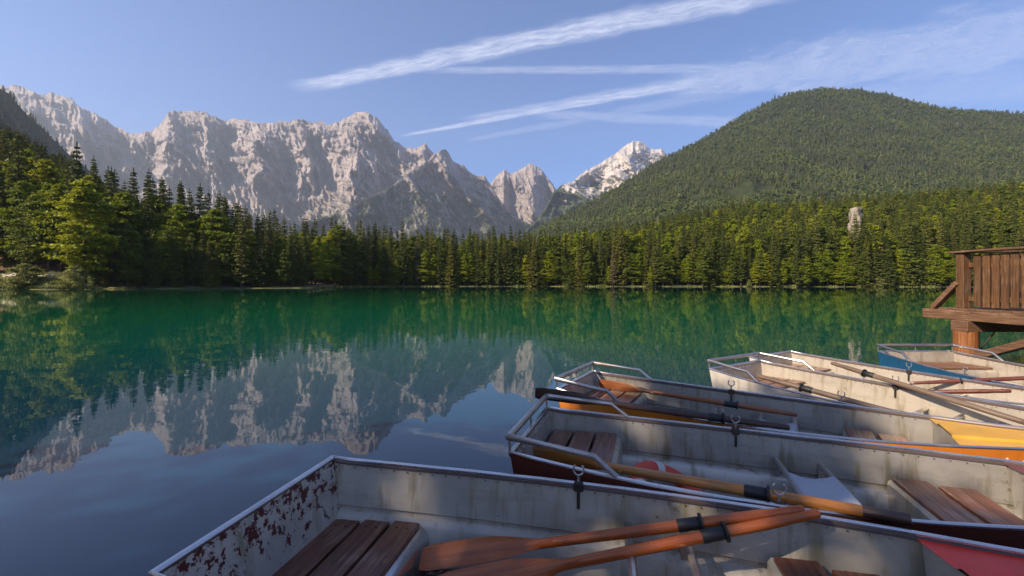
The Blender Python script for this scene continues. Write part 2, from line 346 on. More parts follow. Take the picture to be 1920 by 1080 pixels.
def mat_metal(name, c, rough, metal=1.0, rust=.3, rustc=(.10, .055, .035)):
    m, t, b = new_mat(name); o = coords(t, 'World'); n = noise(t, o, 5, 3, .5); k = noise(t, o, 6, 2)
    f = M(t, 'MULTIPLY', smooth01(t, n, .5, .7), rust)
    t.links.new(mixc(t, f, c, rustc), b.inputs['Base Color']); t.links.new(M(t, 'SUBTRACT', metal, M(t, 'MULTIPLY', f, .7), clamp=True), b.inputs['Metallic'])
    t.links.new(M(t, 'ADD', M(t, 'MULTIPLY', k, .25), rough), b.inputs['Roughness']); bump(t, b, n, .05, .002); return m
def mat_plain(name, c, rough=.6, metal=0.0):
    m, t, b = new_mat(name); n = noise(t, coords(t, 'World'), 30, 4); t.links.new(mixc(t, n, tuple(x * .7 for x in c), c), b.inputs['Base Color'])
    b.inputs['Roughness'].default_value = rough; b.inputs['Metallic'].default_value = metal; return m
STEEL = mat_metal('gunwale_alloy', (.62, .60, .60), .16, .95, .2)
RAIL = mat_metal('rail_steel', (.50, .46, .43), .22, .95, .5)
DARKMETAL = mat_metal('rowlock_iron', (.035, .03, .028), .5, .5, .5)
CHROME = mat_metal('rowlock_zinc', (.6, .59, .58), .25, 1.0, .2)
SEAM = mat_metal('seam_strip', (.16, .12, .115), .35, .6, .6, (.06, .02, .018))
RUBBER = mat_plain('black_rubber', (.012, .012, .014), .55)
SLING = mat_plain('white_seat_sheet', (.40, .41, .45), .45)
PLANK = mat_wood('weathered_plank', (.050, .016, .009), (.165, .060, .033), (.25, .11, .066), 'Y', .38, .55, (.34, .21, .155))
PLANK_SUN = mat_wood('brown_bench_plank', (.07, .03, .016), (.19, .085, .042), (.28, .14, .075), 'Y', .5, .3, (.36, .24, .16))
OAR_ORANGE = mat_wood('orange_varnish', (.20, .042, .010), (.36, .085, .016), (.46, .125, .026), 'X', .30, .2, (.50, .19, .07))
OAR_YELLOW = mat_wood('honey_varnish', (.22, .075, .016), (.42, .165, .032), (.54, .25, .06), 'X', .32, .35, (.26, .19, .14))
OAR_DARK = mat_wood('dark_oar_wood', (.022, .011, .009), (.06, .03, .022), (.11, .06, .042), 'X', .45, .3, (.18, .12, .09))
OAR_GREY = mat_wood('grey_oar_wood', (.07, .045, .032), (.15, .10, .07), (.23, .165, .12), 'X', .55, .3, (.30, .25, .20))
OAR_RED = mat_wood('red_brown_varnish', (.06, .016, .012), (.13, .036, .024), (.20, .065, .04), 'X', .3, .2, (.26, .11, .07))
OAR_BROWN = mat_wood('brown_varnish', (.13, .04, .014), (.24, .08, .026), (.32, .12, .04), 'X', .32, .2, (.36, .17, .08))
DOCKWOOD = mat_wood('dock_timber', (.030, .014, .006), (.115, .052, .018), (.20, .098, .036), 'Z', .65, .35, (.28, .18, .095))
DOCKBEAM = mat_wood('dock_beam', (.05, .024, .012), (.145, .072, .036), (.22, .125, .07), 'Y', .7, .4, (.30, .21, .14))
LOG = mat_wood('pile_log', (.06, .02, .008), (.24, .085, .022), (.40, .17, .045), 'Z', .7, .5, (.10, .045, .02))

# ------------------------------------------------------------------ lake, ground
def phi(px): return math.degrees(math.atan((px - CX) / F))
def rad(px, Y): return Y / math.cos(R(phi(px)))
_sh = [(-180, 1.2), (-150, 2.0), (-130, 5), (-112, 9), (-100, 17), (-90, 40), (-75, 95), (-60, 140)] + \
      [(phi(x), rad(x, Y)) for x, Y in ((0, 110), (90, 105), (172, 107), (200, 116), (300, 118), (450, 126), (560, 132), (600, 138), (622, 142), (632, 162), (680, 178), (760, 186), (960, 190), (1150, 186), (1400, 180), (1600, 174), (1790, 168), (1920, 160))] + \
      [(58, 250), (68, 150), (76, 60), (84, 22), (95, 11), (110, 7), (130, 3.2), (155, 1.6), (180, 1.2)]
_sl = [(-180, .08), (-110, .12), (-75, .4)] + [(phi(x), k) for x, k in ((0, .42), (120, .30), (200, .22), (340, .12), (450, .06), (560, .035), (1000, .03), (1120, .09), (1250, .17), (1400, .22), (1920, .23))] + [(70, .2), (95, .06), (180, .08)]
_sh = np.array(_sh); _sl = np.array(_sl)
def shoreR(ph):
    return np.interp(ph, _sh[:, 0], _sh[:, 1])
def gz(x, y):
    x = np.asarray(x, float); y = np.asarray(y, float); r = np.hypot(x, y); ph = np.degrees(np.arctan2(x, y)); Rr = shoreR(ph)
    d = r - Rr + 1.6 * fbm(x * .11, y * .11, 3) * np.clip(Rr / 60, 0.05, 1)
    k = np.interp(ph, _sl[:, 0], _sl[:, 1])
    up = np.minimum(d, 6) * .09 + .12 + k * np.clip(d - 4, 0, 170) + .04 * np.clip(d - 174, 0, 400) + np.clip(d / 12, 0, 1) * .8 * fbm(x * .05, y * .05, 3)
    return np.where(d > 0, up, np.maximum(-3.0, d * .35))
def build_ground():
    ph = np.concatenate([np.linspace(-180, -60, 70)[:-1], np.linspace(-60, 60, 420)[:-1], np.linspace(60, 180, 70)])
    fr = np.concatenate([np.linspace(-1, 0, 8)[:-1] * .35, [-.02, -.006, 0, .004, .01, .02, .035, .05, .07, .1, .14, .18, .23, .29, .36, .45, .56, .7, .9, 1.2, 1.8, 3, 6, 14, 37]])
    Pm, Fm = np.meshgrid(np.radians(ph), fr, indexing='ij'); Rr = shoreR(np.degrees(Pm))
    sc = np.where(Fm < 0, Rr, np.maximum(Rr, 60)); r = np.minimum(Rr + Fm * sc, 7200)
    x = r * np.sin(Pm); y = r * np.cos(Pm); z = gz(x, y)
    n, m = Pm.shape; V = np.stack([x, y, z], -1).reshape(-1, 3); i = np.arange(n * m).reshape(n, m)
    Fq = np.stack([i[:-1, :-1], i[:-1, 1:], i[1:, 1:], i[1:, :-1]], -1).reshape(-1, 4)
    tag(link('ground', mesh_np('ground', V, Fq, [GROUND], smooth=True)), 'grassy lake bank and forest floor round the water', None, None, 'structure')
build_ground()
def build_lake():
    V = [(-420, -60, 0), (420, -60, 0), (420, 330, 0), (-420, 330, 0)]
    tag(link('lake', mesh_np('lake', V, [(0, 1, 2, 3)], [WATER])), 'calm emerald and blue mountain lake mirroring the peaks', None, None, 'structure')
build_lake()
def build_path():
    m, t, b = new_mat('gravel'); q = noise(t, coords(t, 'World'), 2.5, 5, .7); t.links.new(ramp(t, q, [(.3, (.25, .22, .18)), (.7, (.45, .41, .36))]), b.inputs['Base Color']); b.inputs['Roughness'].default_value = .95
    n = 40; V = []
    for i in range(n):
        px = -90 + 190 * i / (n - 1); p = R(phi(px)); r = float(shoreR(math.degrees(p)))
        for d in (9.2 + .5 * math.sin(i * .5), 11.4 + .5 * math.sin(i * .5 + .4)):
            x = (r + d) * math.sin(p); y = (r + d) * math.cos(p); V.append((x, y, float(gz(x, y)) + .06))
    tag(link('path', mesh_np('path', V, [(2 * i, 2 * i + 1, 2 * i + 3, 2 * i + 2) for i in range(n - 1)], [m])), 'pale gravel path along the grassy bank', None, None, 'structure')
build_path()

# ------------------------------------------------------------------ mountains
def relief(name, sky_pts, u0, u1, nu, nv, Yc, Yb, prof, disp, mat, label, base_e=-.012, jag=0.0, back=500):
    """a mountain face between its skyline (pixels) and its foot; Yc, Yb: distance of crest and foot (functions of u), disp: relief of the face in metres"""
    u = np.linspace(u0, u1, nu); sp = np.array(sky_pts, float)
    ys = np.interp(u, sp[:, 0], sp[:, 1])
    if jag: ys = ys - jag * (ridged(u * .045, u * 0 + 3.3, 4) - .8) - jag * .5 * fbm(u * .17, u * 0 + 7.7, 3)
    e = (HY - ys) / F; v = np.linspace(0, 1, nv)
    U, Vv = np.meshgrid(u, v, indexing='ij'); E = base_e + (e[:, None] - base_e) * Vv
    yc = Yc(U); yb = Yb(U); Y = yb + (yc - yb) * prof(Vv)
    Hh = E * Y
    Y = Y + disp(U, Vv, Hh) * np.clip((1 - Vv) * 9, .25, 1) * np.clip(Vv * 6 + .2, 0, 1)
    X = (U - CX) / F * Y; Z = CAMH + E * Y
    # far side of the crest
    k = 4; xb = [X]; yb_ = [Y]; zb = [Z]
    for j in range(1, k + 1):
        yy = Y[:, -1:] + back * j / k * 1.0; xb.append((U[:, -1:] - CX) / F * yy); yb_.append(yy); zb.append(Z[:, -1:] * (1 - .28 * (j / k) ** 1.2) - 25 * j)
    X = np.concatenate(xb, 1); Y = np.concatenate(yb_, 1); Z = np.concatenate(zb, 1); n, m = X.shape
    P = np.stack([X, Y, Z], -1); i = np.arange(n * m).reshape(n, m)
    Fq = np.stack([i[:-1, :-1], i[1:, :-1], i[1:, 1:], i[:-1, 1:]], -1).reshape(-1, 4)
    tag(link(name, mesh_np(name, P.reshape(-1, 3), Fq, [mat], smooth=True)), label, None, None, 'structure')
    return P, u
C = lambda c: (lambda U: U * 0 + c)
cliff = lambda v: np.interp(v, [0, .1, .3, .5, .9, 1], [0, .22, .45, .56, .90, 1])
def big(pts): 
    p = np.array(pts, float); return lambda U: np.interp(U, p[:, 0], p[:, 1])
massif_relief = big([(-200, 0), (-40, 100), (30, -60), (60, -160), (75, 120), (110, 60), (150, -200), (165, -60), (225, 180), (262, 120), (288, 230), (312, -230), (330, -120), (400, 40), (432, 190), (452, -30), (500, 60), (545, 130), (560, 0), (592, 210), (640, -60), (672, -190), (700, -120), (722, 60), (742, 170), (775, 40), (795, -130), (815, 120), (900, 250)])
def massif_disp(U, Vv, Hh):
    x = (U - CX) / F * 4500; w = 90 * fbm(x * .002, Hh * .002, 3)
    d = massif_relief(U + 26 * (1 - Vv) * np.sin(U * .03) + 10 * fbm(Hh * .004, x * .003, 3)) * np.clip(Vv * 1.6, .25, 1) * .95
    d = d - 250 * (ridged((x + w) / 620 + Hh * .0006, Hh / 1500, 6, 2.15, .56) - .9)
    d = d - 115 * (ridged((x + .55 * Hh + w) / 210, (Hh - .3 * x) / 700, 5, 2.1, .58) - .8) - 42 * (ridged(x / 80, Hh / 330, 4) - .8) - 14 * fbm(x / 32, Hh / 45, 3)
    d = d + 42 * np.abs(np.sin(Hh / 62 + 2.2 * fbm(x / 400, Hh / 500, 2) + x * .0014)) ** 3 * np.clip(Vv * 2, 0, 1)
    return d
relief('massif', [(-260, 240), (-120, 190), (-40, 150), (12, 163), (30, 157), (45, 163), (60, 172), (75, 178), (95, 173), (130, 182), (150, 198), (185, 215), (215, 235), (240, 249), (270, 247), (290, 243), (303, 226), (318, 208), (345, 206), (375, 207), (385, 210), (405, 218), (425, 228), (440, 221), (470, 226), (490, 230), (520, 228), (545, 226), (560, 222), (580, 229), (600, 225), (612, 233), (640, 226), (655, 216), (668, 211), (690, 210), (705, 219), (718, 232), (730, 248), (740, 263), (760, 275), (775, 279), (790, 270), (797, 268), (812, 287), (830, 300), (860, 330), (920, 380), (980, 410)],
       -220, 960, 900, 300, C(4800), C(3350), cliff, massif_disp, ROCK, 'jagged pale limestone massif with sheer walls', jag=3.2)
spur_sky = [(540, 425), (600, 408), (650, 392), (690, 374), (730, 350), (770, 322), (790, 308), (803, 300), (812, 290), (822, 283), (835, 279), (842, 288), (850, 302), (870, 311), (885, 325), (898, 331), (908, 328), (916, 340), (928, 360), (950, 395), (1000, 425), (1060, 436)]
def spur_disp(U, Vv, Hh):
    x = (U - CX) / F * 3500
    return -170 * (ridged(x / 420 + Hh * .0012, Hh / 900, 6, 2.15, .55) - .9) - 30 * (ridged(x / 110, Hh / 160, 3) - .8)
relief('rocky_spur', spur_sky, 545, 1055, 420, 190, big([(545, 2850), (650, 3000), (835, 4050), (905, 4300), (1060, 4500)]), big([(545, 2500), (700, 2650), (850, 3250), (1060, 3700)]), lambda v: v ** .9, spur_disp, ROCK_GREEN, 'dark rocky spur in shade with grassy crest', jag=1.6)
def peak_disp(U, Vv, Hh):
    x = (U - CX) / F * 5000; return big([(900, 0), (930, -60), (944, -230), (958, 40), (985, -60), (1000, -260), (1022, 120), (1040, 260), (1100, 300)])(U) * .8 - 210 * (ridged(x / 430 + Hh * .0007, Hh / 900, 6, 2.15, .56) - .9)
relief('twin_peak', [(890, 400), (915, 352), (925, 338), (934, 326), (945, 318), (955, 325), (970, 318), (985, 312), (1000, 306), (1010, 313), (1018, 322), (1030, 336), (1040, 352), (1060, 380), (1100, 420)], 890, 1100, 260, 190, C(5200), C(4000), cliff, peak_disp, ROCK, 'craggy twin limestone peak rising behind the valley', jag=3.0)
def ridge_disp(U, Vv, Hh):
    x = (U - CX) / F * 3600; return -190 * (ridged(x / 480 + Hh * .0015, Hh / 700, 6, 2.1, .55) - .9) - 26 * fbm(x / 50, Hh / 50, 3)
def ridge_mat():
    m, t, b = new_mat('wooded_ridge'); p = coords(t, 'World'); n = noise(t, p, .02, 6, .7); r = noise(t, coords(t, 'World', (1, 1, .6)), .007, 7, .72)
    s = t.nodes.new('ShaderNodeSeparateXYZ'); t.links.new(p, s.inputs[0])
    hi = smooth01(t, s.outputs[2], 430, 1020); f = M(t, 'ADD', M(t, 'MULTIPLY', hi, .30), r)
    c = mixc(t, smooth01(t, f, .62, .67), ramp(t, n, [(.3, (.035, .05, .025)), (.7, (.075, .09, .04))]), ramp(t, n, [(.3, (.38, .34, .31)), (.7, (.62, .57, .53))]))
    t.links.new(c, b.inputs['Base Color']); b.inputs['Roughness'].default_value = .95; b.inputs['Specular IOR Level'].default_value = .1; bump(t, b, n, 1, 20.); return m
relief('stony_ridge', [(985, 435), (1020, 395), (1038, 360), (1050, 348), (1070, 342), (1090, 326), (1120, 308), (1150, 291), (1165, 277), (1178, 268), (1192, 264), (1205, 267), (1218, 279), (1230, 280), (1240, 277), (1252, 292), (1300, 320), (1380, 350)], 985, 1380, 330, 190, big([(985, 3300), (1190, 4100), (1380, 4200)]), C(2600), lambda v: v ** .85, ridge_disp, ridge_mat(), 'stony ridge with pale bare summit and wooded flank', jag=1.8)
hill_sky = [(985, 445), (1030, 420), (1100, 384), (1140, 362), (1180, 338), (1220, 312), (1250, 294), (1300, 272), (1350, 243), (1400, 213), (1450, 188), (1480, 177), (1510, 171), (1560, 167), (1620, 171), (1660, 178), (1700, 188), (1760, 202), (1800, 207), (1850, 210), (1920, 214), (2050, 228), (2250, 270), (2500, 330)]
def hill_disp(U, Vv, Hh):
    x = (U - CX) / F * 1200; return -120 * (ridged(x / 430 + Hh * .0012, Hh / 1500, 4) - .8) - 18 * fbm(x / 60, Hh / 60, 3)
HP, HU = relief('green_hill', hill_sky, 985, 2500, 380, 130, big([(985, 1350), (1560, 1750), (2000, 1500), (2500, 1200)]), C(430), lambda v: v ** 1.15, hill_disp, HILL, 'steep rounded hill covered in dense green forest', base_e=.03)
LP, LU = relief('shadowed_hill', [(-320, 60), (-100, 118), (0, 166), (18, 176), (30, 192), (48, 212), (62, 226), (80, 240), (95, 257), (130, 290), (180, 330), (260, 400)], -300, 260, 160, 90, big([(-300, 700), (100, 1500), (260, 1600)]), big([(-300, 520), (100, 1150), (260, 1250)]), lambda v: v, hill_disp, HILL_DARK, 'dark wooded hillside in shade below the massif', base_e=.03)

# ------------------------------------------------------------------ trees
def quads(Cn, A, Bv):
    V = np.stack([Cn - A, Cn + Bv, Cn + A, Cn - Bv], 1).reshape(-1, 3); return V, np.arange(len(V)).reshape(-1, 4)
def unit(a): return a / np.maximum(np.linalg.norm(a, axis=-1, keepdims=True), 1e-6)
def trunk_mesh(name, H, r, lean=0.0, limbs=(), seed=0):
    mb = MB(); rg = random.Random(seed); pts = []; rr = []
    for i in range(7):
        f = i / 6; pts.append((lean * f * f * H + rg.uniform(-.04, .04), rg.uniform(-.04, .04), -1.2 + (H + 1.2) * f)); rr.append(max(.03, r * (1.25 if i == 0 else 1) * (1 - f) ** .8 + .02))
    mb.tube(pts, rr, 7)
    for (z, az, L, up) in limbs:
        a = Vector((lean * (z / H) ** 2 * H, 0, z)); d = Vector((math.cos(az), math.sin(az), up)).normalized()
        q = [a, a + d * L * .5 + Vector((0, 0, .05 * L)), a + d * L + Vector((0, 0, .18 * L))]; mb.tube(q, [r * .42 * (1 - z / H * .6), r * .25 * (1 - z / H * .6), .02], 5)
    return mesh_np(name, mb.v, mb.f, [BARK], smooth=True)
def spruce_crown(seed, H=25.0, Rm=3.3, base=.07, levels=36, dens=1.0, ragged=.25):
    rg = np.random.default_rng(seed); Cs = []; As = []; Bs = []
    for i in range(levels):
        f = base + (0.985 - base) * (i + rg.uniform(-.3, .3)) / levels; z = H * f
        Rz = Rm * (1 - f) ** .8 * (1 if f > .22 else .72 + 1.27 * f) + .22
        nb = int(max(5, round((6 + 5 * (1 - f)) * dens)))
        az = rg.random() * 6.28 + np.arange(nb) * 6.283 / nb + rg.normal(0, .22, nb)
        zj = rg.normal(0, .34, nb) * (1.05 - f); L = Rz * rg.uniform(1 - ragged * 1.6, 1 + ragged * .7, nb); droop = rg.uniform(.18, .5, nb) * (1.1 - .7 * f)
        for k in range(nb):
            d = np.array([np.cos(az[k]), np.sin(az[k]), 0]); p = np.array([-d[1], d[0], 0])
            ns = max(3, int(L[k] / .42)); t = (np.arange(ns) + rg.random(ns)) / ns * .9 + .1
            c = d * (t * L[k])[:, None]; c[:, 2] = z + zj[k] - droop[k] * L[k] * t + .22 * L[k] * t ** 3 + rg.normal(0, .06, ns)
            for sd in (-1, 1, 0):
                ln = (.36 + .30 * rg.random(ns)) * (.55 + .5 * (1 - f)) * (1.15 - .45 * t)
                dirv = d * (.55 if sd else 1.0) + p * (sd * .9) + rg.normal(0, .2, (ns, 3)); dirv[:, 2] -= .38 + .35 * rg.random(ns) * (1 if sd else .4)
                dirv = unit(dirv); a = dirv * ln[:, None]; w = unit(np.cross(dirv, np.array([0, 0, 1.]) + rg.normal(0, .5, (ns, 3)))) * (ln * .42)[:, None]
                Cs.append(c + a * .8); As.append(a); Bs.append(w)
    n = 14; z = H * (.985 + .0 * np.arange(n)); top = np.zeros((n, 3)); top[:, 2] = H * np.linspace(.955, 1.005, n); dv = unit(np.stack([rg.normal(0, .5, n), rg.normal(0, .5, n), np.full(n, .9)], 1)); Cs.append(top); As.append(dv * .32); Bs.append(unit(np.cross(dv, rg.normal(0, 1, (n, 3)))) * .1)
    return quads(np.concatenate(Cs), np.concatenate(As), np.concatenate(Bs))
def leafy_crown(seed, H=20.0, Rm=6.0, base=.12, boughs=260, leaf=.34, tier=.8, shape=.75, flat=.5, per=11):
    """sprays of leaves along boughs that leave the trunk in loose tiers"""
    rg = np.random.default_rng(seed); Cs = []; As = []; Bs = []
    lob = rg.uniform(.72, 1.18, 14)
    for k in range(boughs):
        f = base + (1 - base) * rg.random() ** .9
        f = f + .012 * np.sin(f * H * 3.1)
        az = rg.random() * 6.283; env = math.sin(math.pi * min(1, max(0, ((f - base) / (1 - base)) ** shape * .93 + .07))) ** .62
        lo = np.interp(az / 6.283 * 14, np.arange(15), np.append(lob, lob[0])) * (.86 + .28 * math.sin(f * 19 + az * 2))
        L = Rm * env * lo * rg.uniform(.72, 1.06); up = (.05 + .55 * max(0, f - .55)) * tier
        d = np.array([math.cos(az), math.sin(az), 0]); ns = int(per * (.5 + L / Rm)); t = rg.uniform(.32, 1.0, ns) ** .75
        c = d * (t * L)[:, None] + rg.normal(0, .10 * L + .12, (ns, 3)) * np.array([1, 1, .22]); c[:, 2] += f * H + up * L * t - .10 * L * t * t
        for q in range(3):
            o = c + rg.normal(0, .30, (ns, 3)) * np.array([1, 1, .4]) * (leaf / .34); nrm = unit(rg.normal(0, flat, (ns, 3)) + np.array([0, 0, 1.]) + d * .35)
            a = unit(np.cross(nrm, rg.normal(0, 1, (ns, 3)))); bv = np.cross(nrm, a); s = leaf * rg.uniform(.6, 1.25, ns)
            Cs.append(o); As.append(a * s[:, None]); Bs.append(bv * (s * .55)[:, None])
    return quads(np.concatenate(Cs), np.concatenate(As), np.concatenate(Bs))
def proto(kind, seed):
    if kind == 'spruce':
        H = 25; V, Q = spruce_crown(seed, H, [3.3, 2.9, 3.7, 3.0][seed % 4], [.05, .1, .06, .14][seed % 4], dens=[1, .9, 1.1, .85][seed % 4], ragged=[.22, .3, .2, .34][seed % 4]); mat = LEAF_SPRUCE; tr = trunk_mesh('trunk', H * .97, .33, seed=seed)
    elif kind == 'dry_spruce':
        H = 25; V, Q = spruce_crown(seed, H, 2.3, .12, 28, .7, .4); mat = LEAF_LARCH; tr = trunk_mesh('trunk', H * .97, .28, seed=seed)
    elif kind in ('beech', 'maple'):
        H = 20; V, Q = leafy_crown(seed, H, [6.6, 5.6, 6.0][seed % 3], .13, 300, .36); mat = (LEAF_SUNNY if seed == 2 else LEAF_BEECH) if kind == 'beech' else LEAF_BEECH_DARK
        tr = trunk_mesh('trunk', H * .8, .34, .0, [(H * (.2 + .09 * i), i * 2.4 + seed, 3.4 - .25 * i, .75) for i in range(6)], seed)
    elif kind == 'airy':
        H = 20; V, Q = leafy_crown(seed + 40, H, 6.2, .15, 285, .32, per=10); mat = LEAF_BEECH_DARK; tr = trunk_mesh('trunk', H * .8, .3, .0, [(H * (.2 + .09 * i), i * 2.4, 3.4 - .25 * i, .75) for i in range(6)], seed)
    elif kind == 'shrub':
        H = 4; V, Q = leafy_crown(seed, H, 3.0, .0, 190, .17, .9, .5, .8, 10); mat = LEAF_SHRUB; tr = trunk_mesh('trunk', 2.4, .10, 0, [(.3 + .2 * i, i * 2.1, 1.5, 1.0) for i in range(5)], seed)
    e = empty({'shrub': 'lakeside_shrub', 'airy': 'leafy_tree'}.get(kind, kind + '_tree'), (0, 0, 0)); link('trunk', tr, e); link('crown', mesh_np('crown', V, Q, [mat]), e); return e
PROTO = {}; FRESH = set()
def plant(kind, v, x, y, h, label, cat, group, wide=1.0, z=None):
    key = (kind, v)
    if key not in PROTO: PROTO[key] = proto(kind, v); FRESH.add(key)
    H = {'spruce': 25, 'dry_spruce': 25, 'beech': 20, 'maple': 20, 'airy': 20, 'shrub': 4}[kind]; s = h / H; z = float(gz(x, y)) - .05 if z is None else z
    rz = random.random() * 6.28; w = s * wide
    if key in FRESH:
        FRESH.discard(key); o = PROTO[key]; o.location = (x, y, z); o.rotation_euler = (0, 0, rz); o.scale = (w, w, s)
    else: o = copy_tree(PROTO[key], (x, y, z), rz, (w, w, s))
    o.rotation_euler = (random.uniform(-.025, .025), random.uniform(-.025, .025), rz); tag(o, label, cat, group); return o
def pol(px, d):                                       # direction of a pixel column, d metres behind the shoreline
    p = R(phi(px)); r = float(shoreR(math.degrees(p))) + d; return r * math.sin(p), r * math.cos(p)
SP_L = 'dark green spruce in the wood on the sloping lake bank behind the grassy point'; SP_R = 'slender olive green spruce in the wood across the lake'
BE_L = 'yellow green beech between the dark spruces of the sloping lake bank'; BE_R = 'leafy broad crowned tree between the spruces across the lake'
def spruce_r(px, row):
    if 1560 < px < 1660: return 'slender spruce below the pale cliff across the lake', 'spruces below the pale cliff'
    if px < 760: return ('spruce beside the small grassy point, at the water edge', 'waterside spruces by the grassy point') if row == 0 else ('spruce in the wood just behind the small grassy point', 'spruces behind the grassy point')
    return [('olive green spruce at the far waterline, in front of the wood', 'spruces at the far waterline'), ('slender spruce in the second row behind the far waterline', 'second row spruces across the lake'), ('tall spruce deep in the wood across the lake', 'spruces deep in the far wood'), ('tall spruce deep in the wood across the lake', 'spruces deep in the far wood')][row]
def leafy_r(px, row):
    if px > 1560: return ('low bright leafy tree at the waterline below the cliff and beside the platform', 'bright waterside trees by the platform') if row == 0 else ('broad leafy tree in the wood near the pale cliff', 'leafy trees near the pale cliff')
    return ('small leafy tree overhanging the far waterline', 'small leafy trees at the far waterline') if row == 0 else ('broad leafy tree between the spruces across the lake', 'leafy trees inside the far wood')
GL = 'spruces of the sloping bank'; GR = 'spruces across the lake'; GBL = 'beeches of the sloping bank'; GBR = 'leafy trees across the lake'
rnd = random.Random(11)
# left bank, singled out trees: the tall spruce, the bright layered beech
p = pol(38, 20); plant('spruce', 0, p[0], p[1], 36, 'tallest dark spruce with a bare lower trunk beside the bright beech', 'tree', None, 1.0)
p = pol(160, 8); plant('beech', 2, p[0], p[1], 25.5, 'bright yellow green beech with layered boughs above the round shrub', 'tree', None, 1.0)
p = pol(598, 5); plant('beech', 1, p[0], p[1], 15.5, 'sunlit young leafy tree on the small grassy point', 'tree', None, .62)
for (px, d, yt, w) in ((236, 15, 362, .95), (335, 13, 384, .95), (402, 11, 392, .9), (92, 33, 300, .9), (178, 36, 330, .9), (52, 44, 280, .8), (128, 26, 332, .85), (290, 24, 366, .8), (470, 10, 430, .7)):
    p = pol(px, d); plant('beech', 0 if px % 4 else 1, p[0], p[1], CAMH + (HY - yt) / F * p[1] - float(gz(*p)), BE_L, 'tree', GBL, w)
# shrubs on the grassy left bank
p = pol(48, 2.5); plant('shrub', 0, p[0], p[1], 5.6, 'broad wispy willow shrub on the grassy bank beside the path', 'shrub', None, 1.15)
p = pol(142, 1.6); plant('shrub', 1, p[0], p[1], 5.4, 'round pale green shrub at the tip of the grassy bank', 'shrub', None, .85)
tops_l = np.array([(-60, 225), (0, 240), (30, 252), (60, 262), (100, 258), (140, 272), (175, 292), (205, 318), (240, 322), (280, 312), (300, 330), (335, 335), (365, 350), (400, 362), (430, 372), (460, 384), (500, 392), (540, 402), (580, 404), (640, 412)], float)
def top_h(px, x, y, tops):                            # height that brings a tree's tip to the wood's outline
    yt = np.interp(px, tops[:, 0], tops[:, 1]); return CAMH + (HY - yt) / F * y - float(gz(x, y))
for row, (d, step, n0) in enumerate(((4.5, 17, 175), (9, 18, 190), (15, 20, -30), (23, 21, -40), (33, 22, -50), (45, 23, -40), (60, 25, -30))):
    px = n0 + rnd.uniform(0, 8)
    while px < 640 - row * 4:
        if row < 2 and 585 < px < 628: px += 14; continue
        x, y = pol(px, d + rnd.uniform(-2.5, 2.5)); hmax = top_h(px, x, y, tops_l); conf = .42 if px < 420 else .2
        leafy = rnd.random() < conf + (.20 if row in (2, 3, 4) and px < 300 else 0)
        if leafy:
            h = min(hmax * rnd.uniform(.60, .76), rnd.uniform(16, 24)) * (.8 if row < 2 else 1); dark = row < 1 or rnd.random() < .25
            plant('maple' if dark else 'beech', rnd.randrange(2), x, y, max(8, h), BE_L if not dark else 'deep green leafy tree in the shade of the sloping lake bank', 'tree', GBL if not dark else 'shaded leafy trees of the sloping bank', rnd.uniform(.62, .85))
        else:
            h = hmax * rnd.uniform(.80, 1.05) if row > 1 else min(hmax * rnd.uniform(.7, 1.), 30); h = rnd.uniform(9, 17) if row < 2 and px < 440 else h; plant('spruce', rnd.randrange(4), x, y, max(10, h), *((('shaded spruce at the water edge below the sloping wood', 'tree', 'waterside spruces of the sloping bank') if row < 2 else ('dark spruce high on the slope behind the bright beech', 'tree', 'spruces high behind the bright beech') if px < 220 else (SP_L, 'tree', GL))), rnd.uniform(.85, 1.15))
        px += step * rnd.uniform(.7, 1.35) * (1 if px > 170 else 1.5)
tops_r = np.array([(600, 408), (640, 412), (700, 410), (760, 415), (800, 412), (860, 420), (930, 422), (1000, 424), (1050, 420), (1100, 412), (1180, 406), (1300, 400), (1500, 392), (1700, 388), (1960, 392)], float)
for row, (d, step) in enumerate(((1.6, 12), (6, 13.5), (12, 14.5), (19, 16))):
    px = 632 + rnd.uniform(0, 8) + row * 4
    while px < 1930:
        x, y = pol(px, d + rnd.uniform(-1.8, 1.8)); hmax = top_h(px, x, y, tops_r)
        leafy = rnd.random() < (.17 if px < 1000 else .40) + (.15 if row == 0 else 0)
        if px > 1560 and row == 0: leafy = rnd.random() < .55
        if leafy:
            h = rnd.uniform(8, 16) if row == 0 else rnd.uniform(15, 23); plant('beech' if rnd.random() < .6 else 'maple', rnd.randrange(2), x, y, min(h, hmax), leafy_r(px, row)[0], 'tree', leafy_r(px, row)[1], rnd.uniform(.62, .9))
        elif rnd.random() < .035: plant('dry_spruce', 0, x, y, rnd.uniform(14, 20), 'thin brown half bare spruce in the wood across the lake', 'tree', 'brown spruces across the lake')
        else:
            h = min(hmax * rnd.uniform(.86, 1.03), rnd.uniform(19, 29)) * (.82 if row == 0 and rnd.random() < .5 else 1); plant('spruce', rnd.randrange(4), x, y, h, spruce_r(px, row)[0], 'tree', spruce_r(px, row)[1], rnd.uniform(.8, 1.1))
        px += step * rnd.uniform(.65, 1.35)
for i in range(26):                                   # low bushes along the far waterline
    px = 645 + 1275 * ((i + rnd.uniform(-.9, .9)) / 26); x, y = pol(px, rnd.uniform(.2, 1.6)); plant(*(('shrub', rnd.randrange(2)) if rnd.random() < .35 else ('maple', rnd.randrange(2))), x, y, rnd.uniform(1.4, 4.8), 'low bush at the water edge below the wood across the lake', 'shrub', 'bushes along the far waterline', rnd.uniform(.7, 1.1))
for (x, y, h, w) in ((-12.4, -3.8, 12.3, .9), (-10.9, -6.4, 12.5, .85), (-9.6, -9.1, 12.2, .9)):  # trees of the near bank that shade the landing
    plant('airy', 0, x, y, h, 'leafy tree on the near bank that shades the boats', 'tree', 'trees on the near bank', w, z=.5)

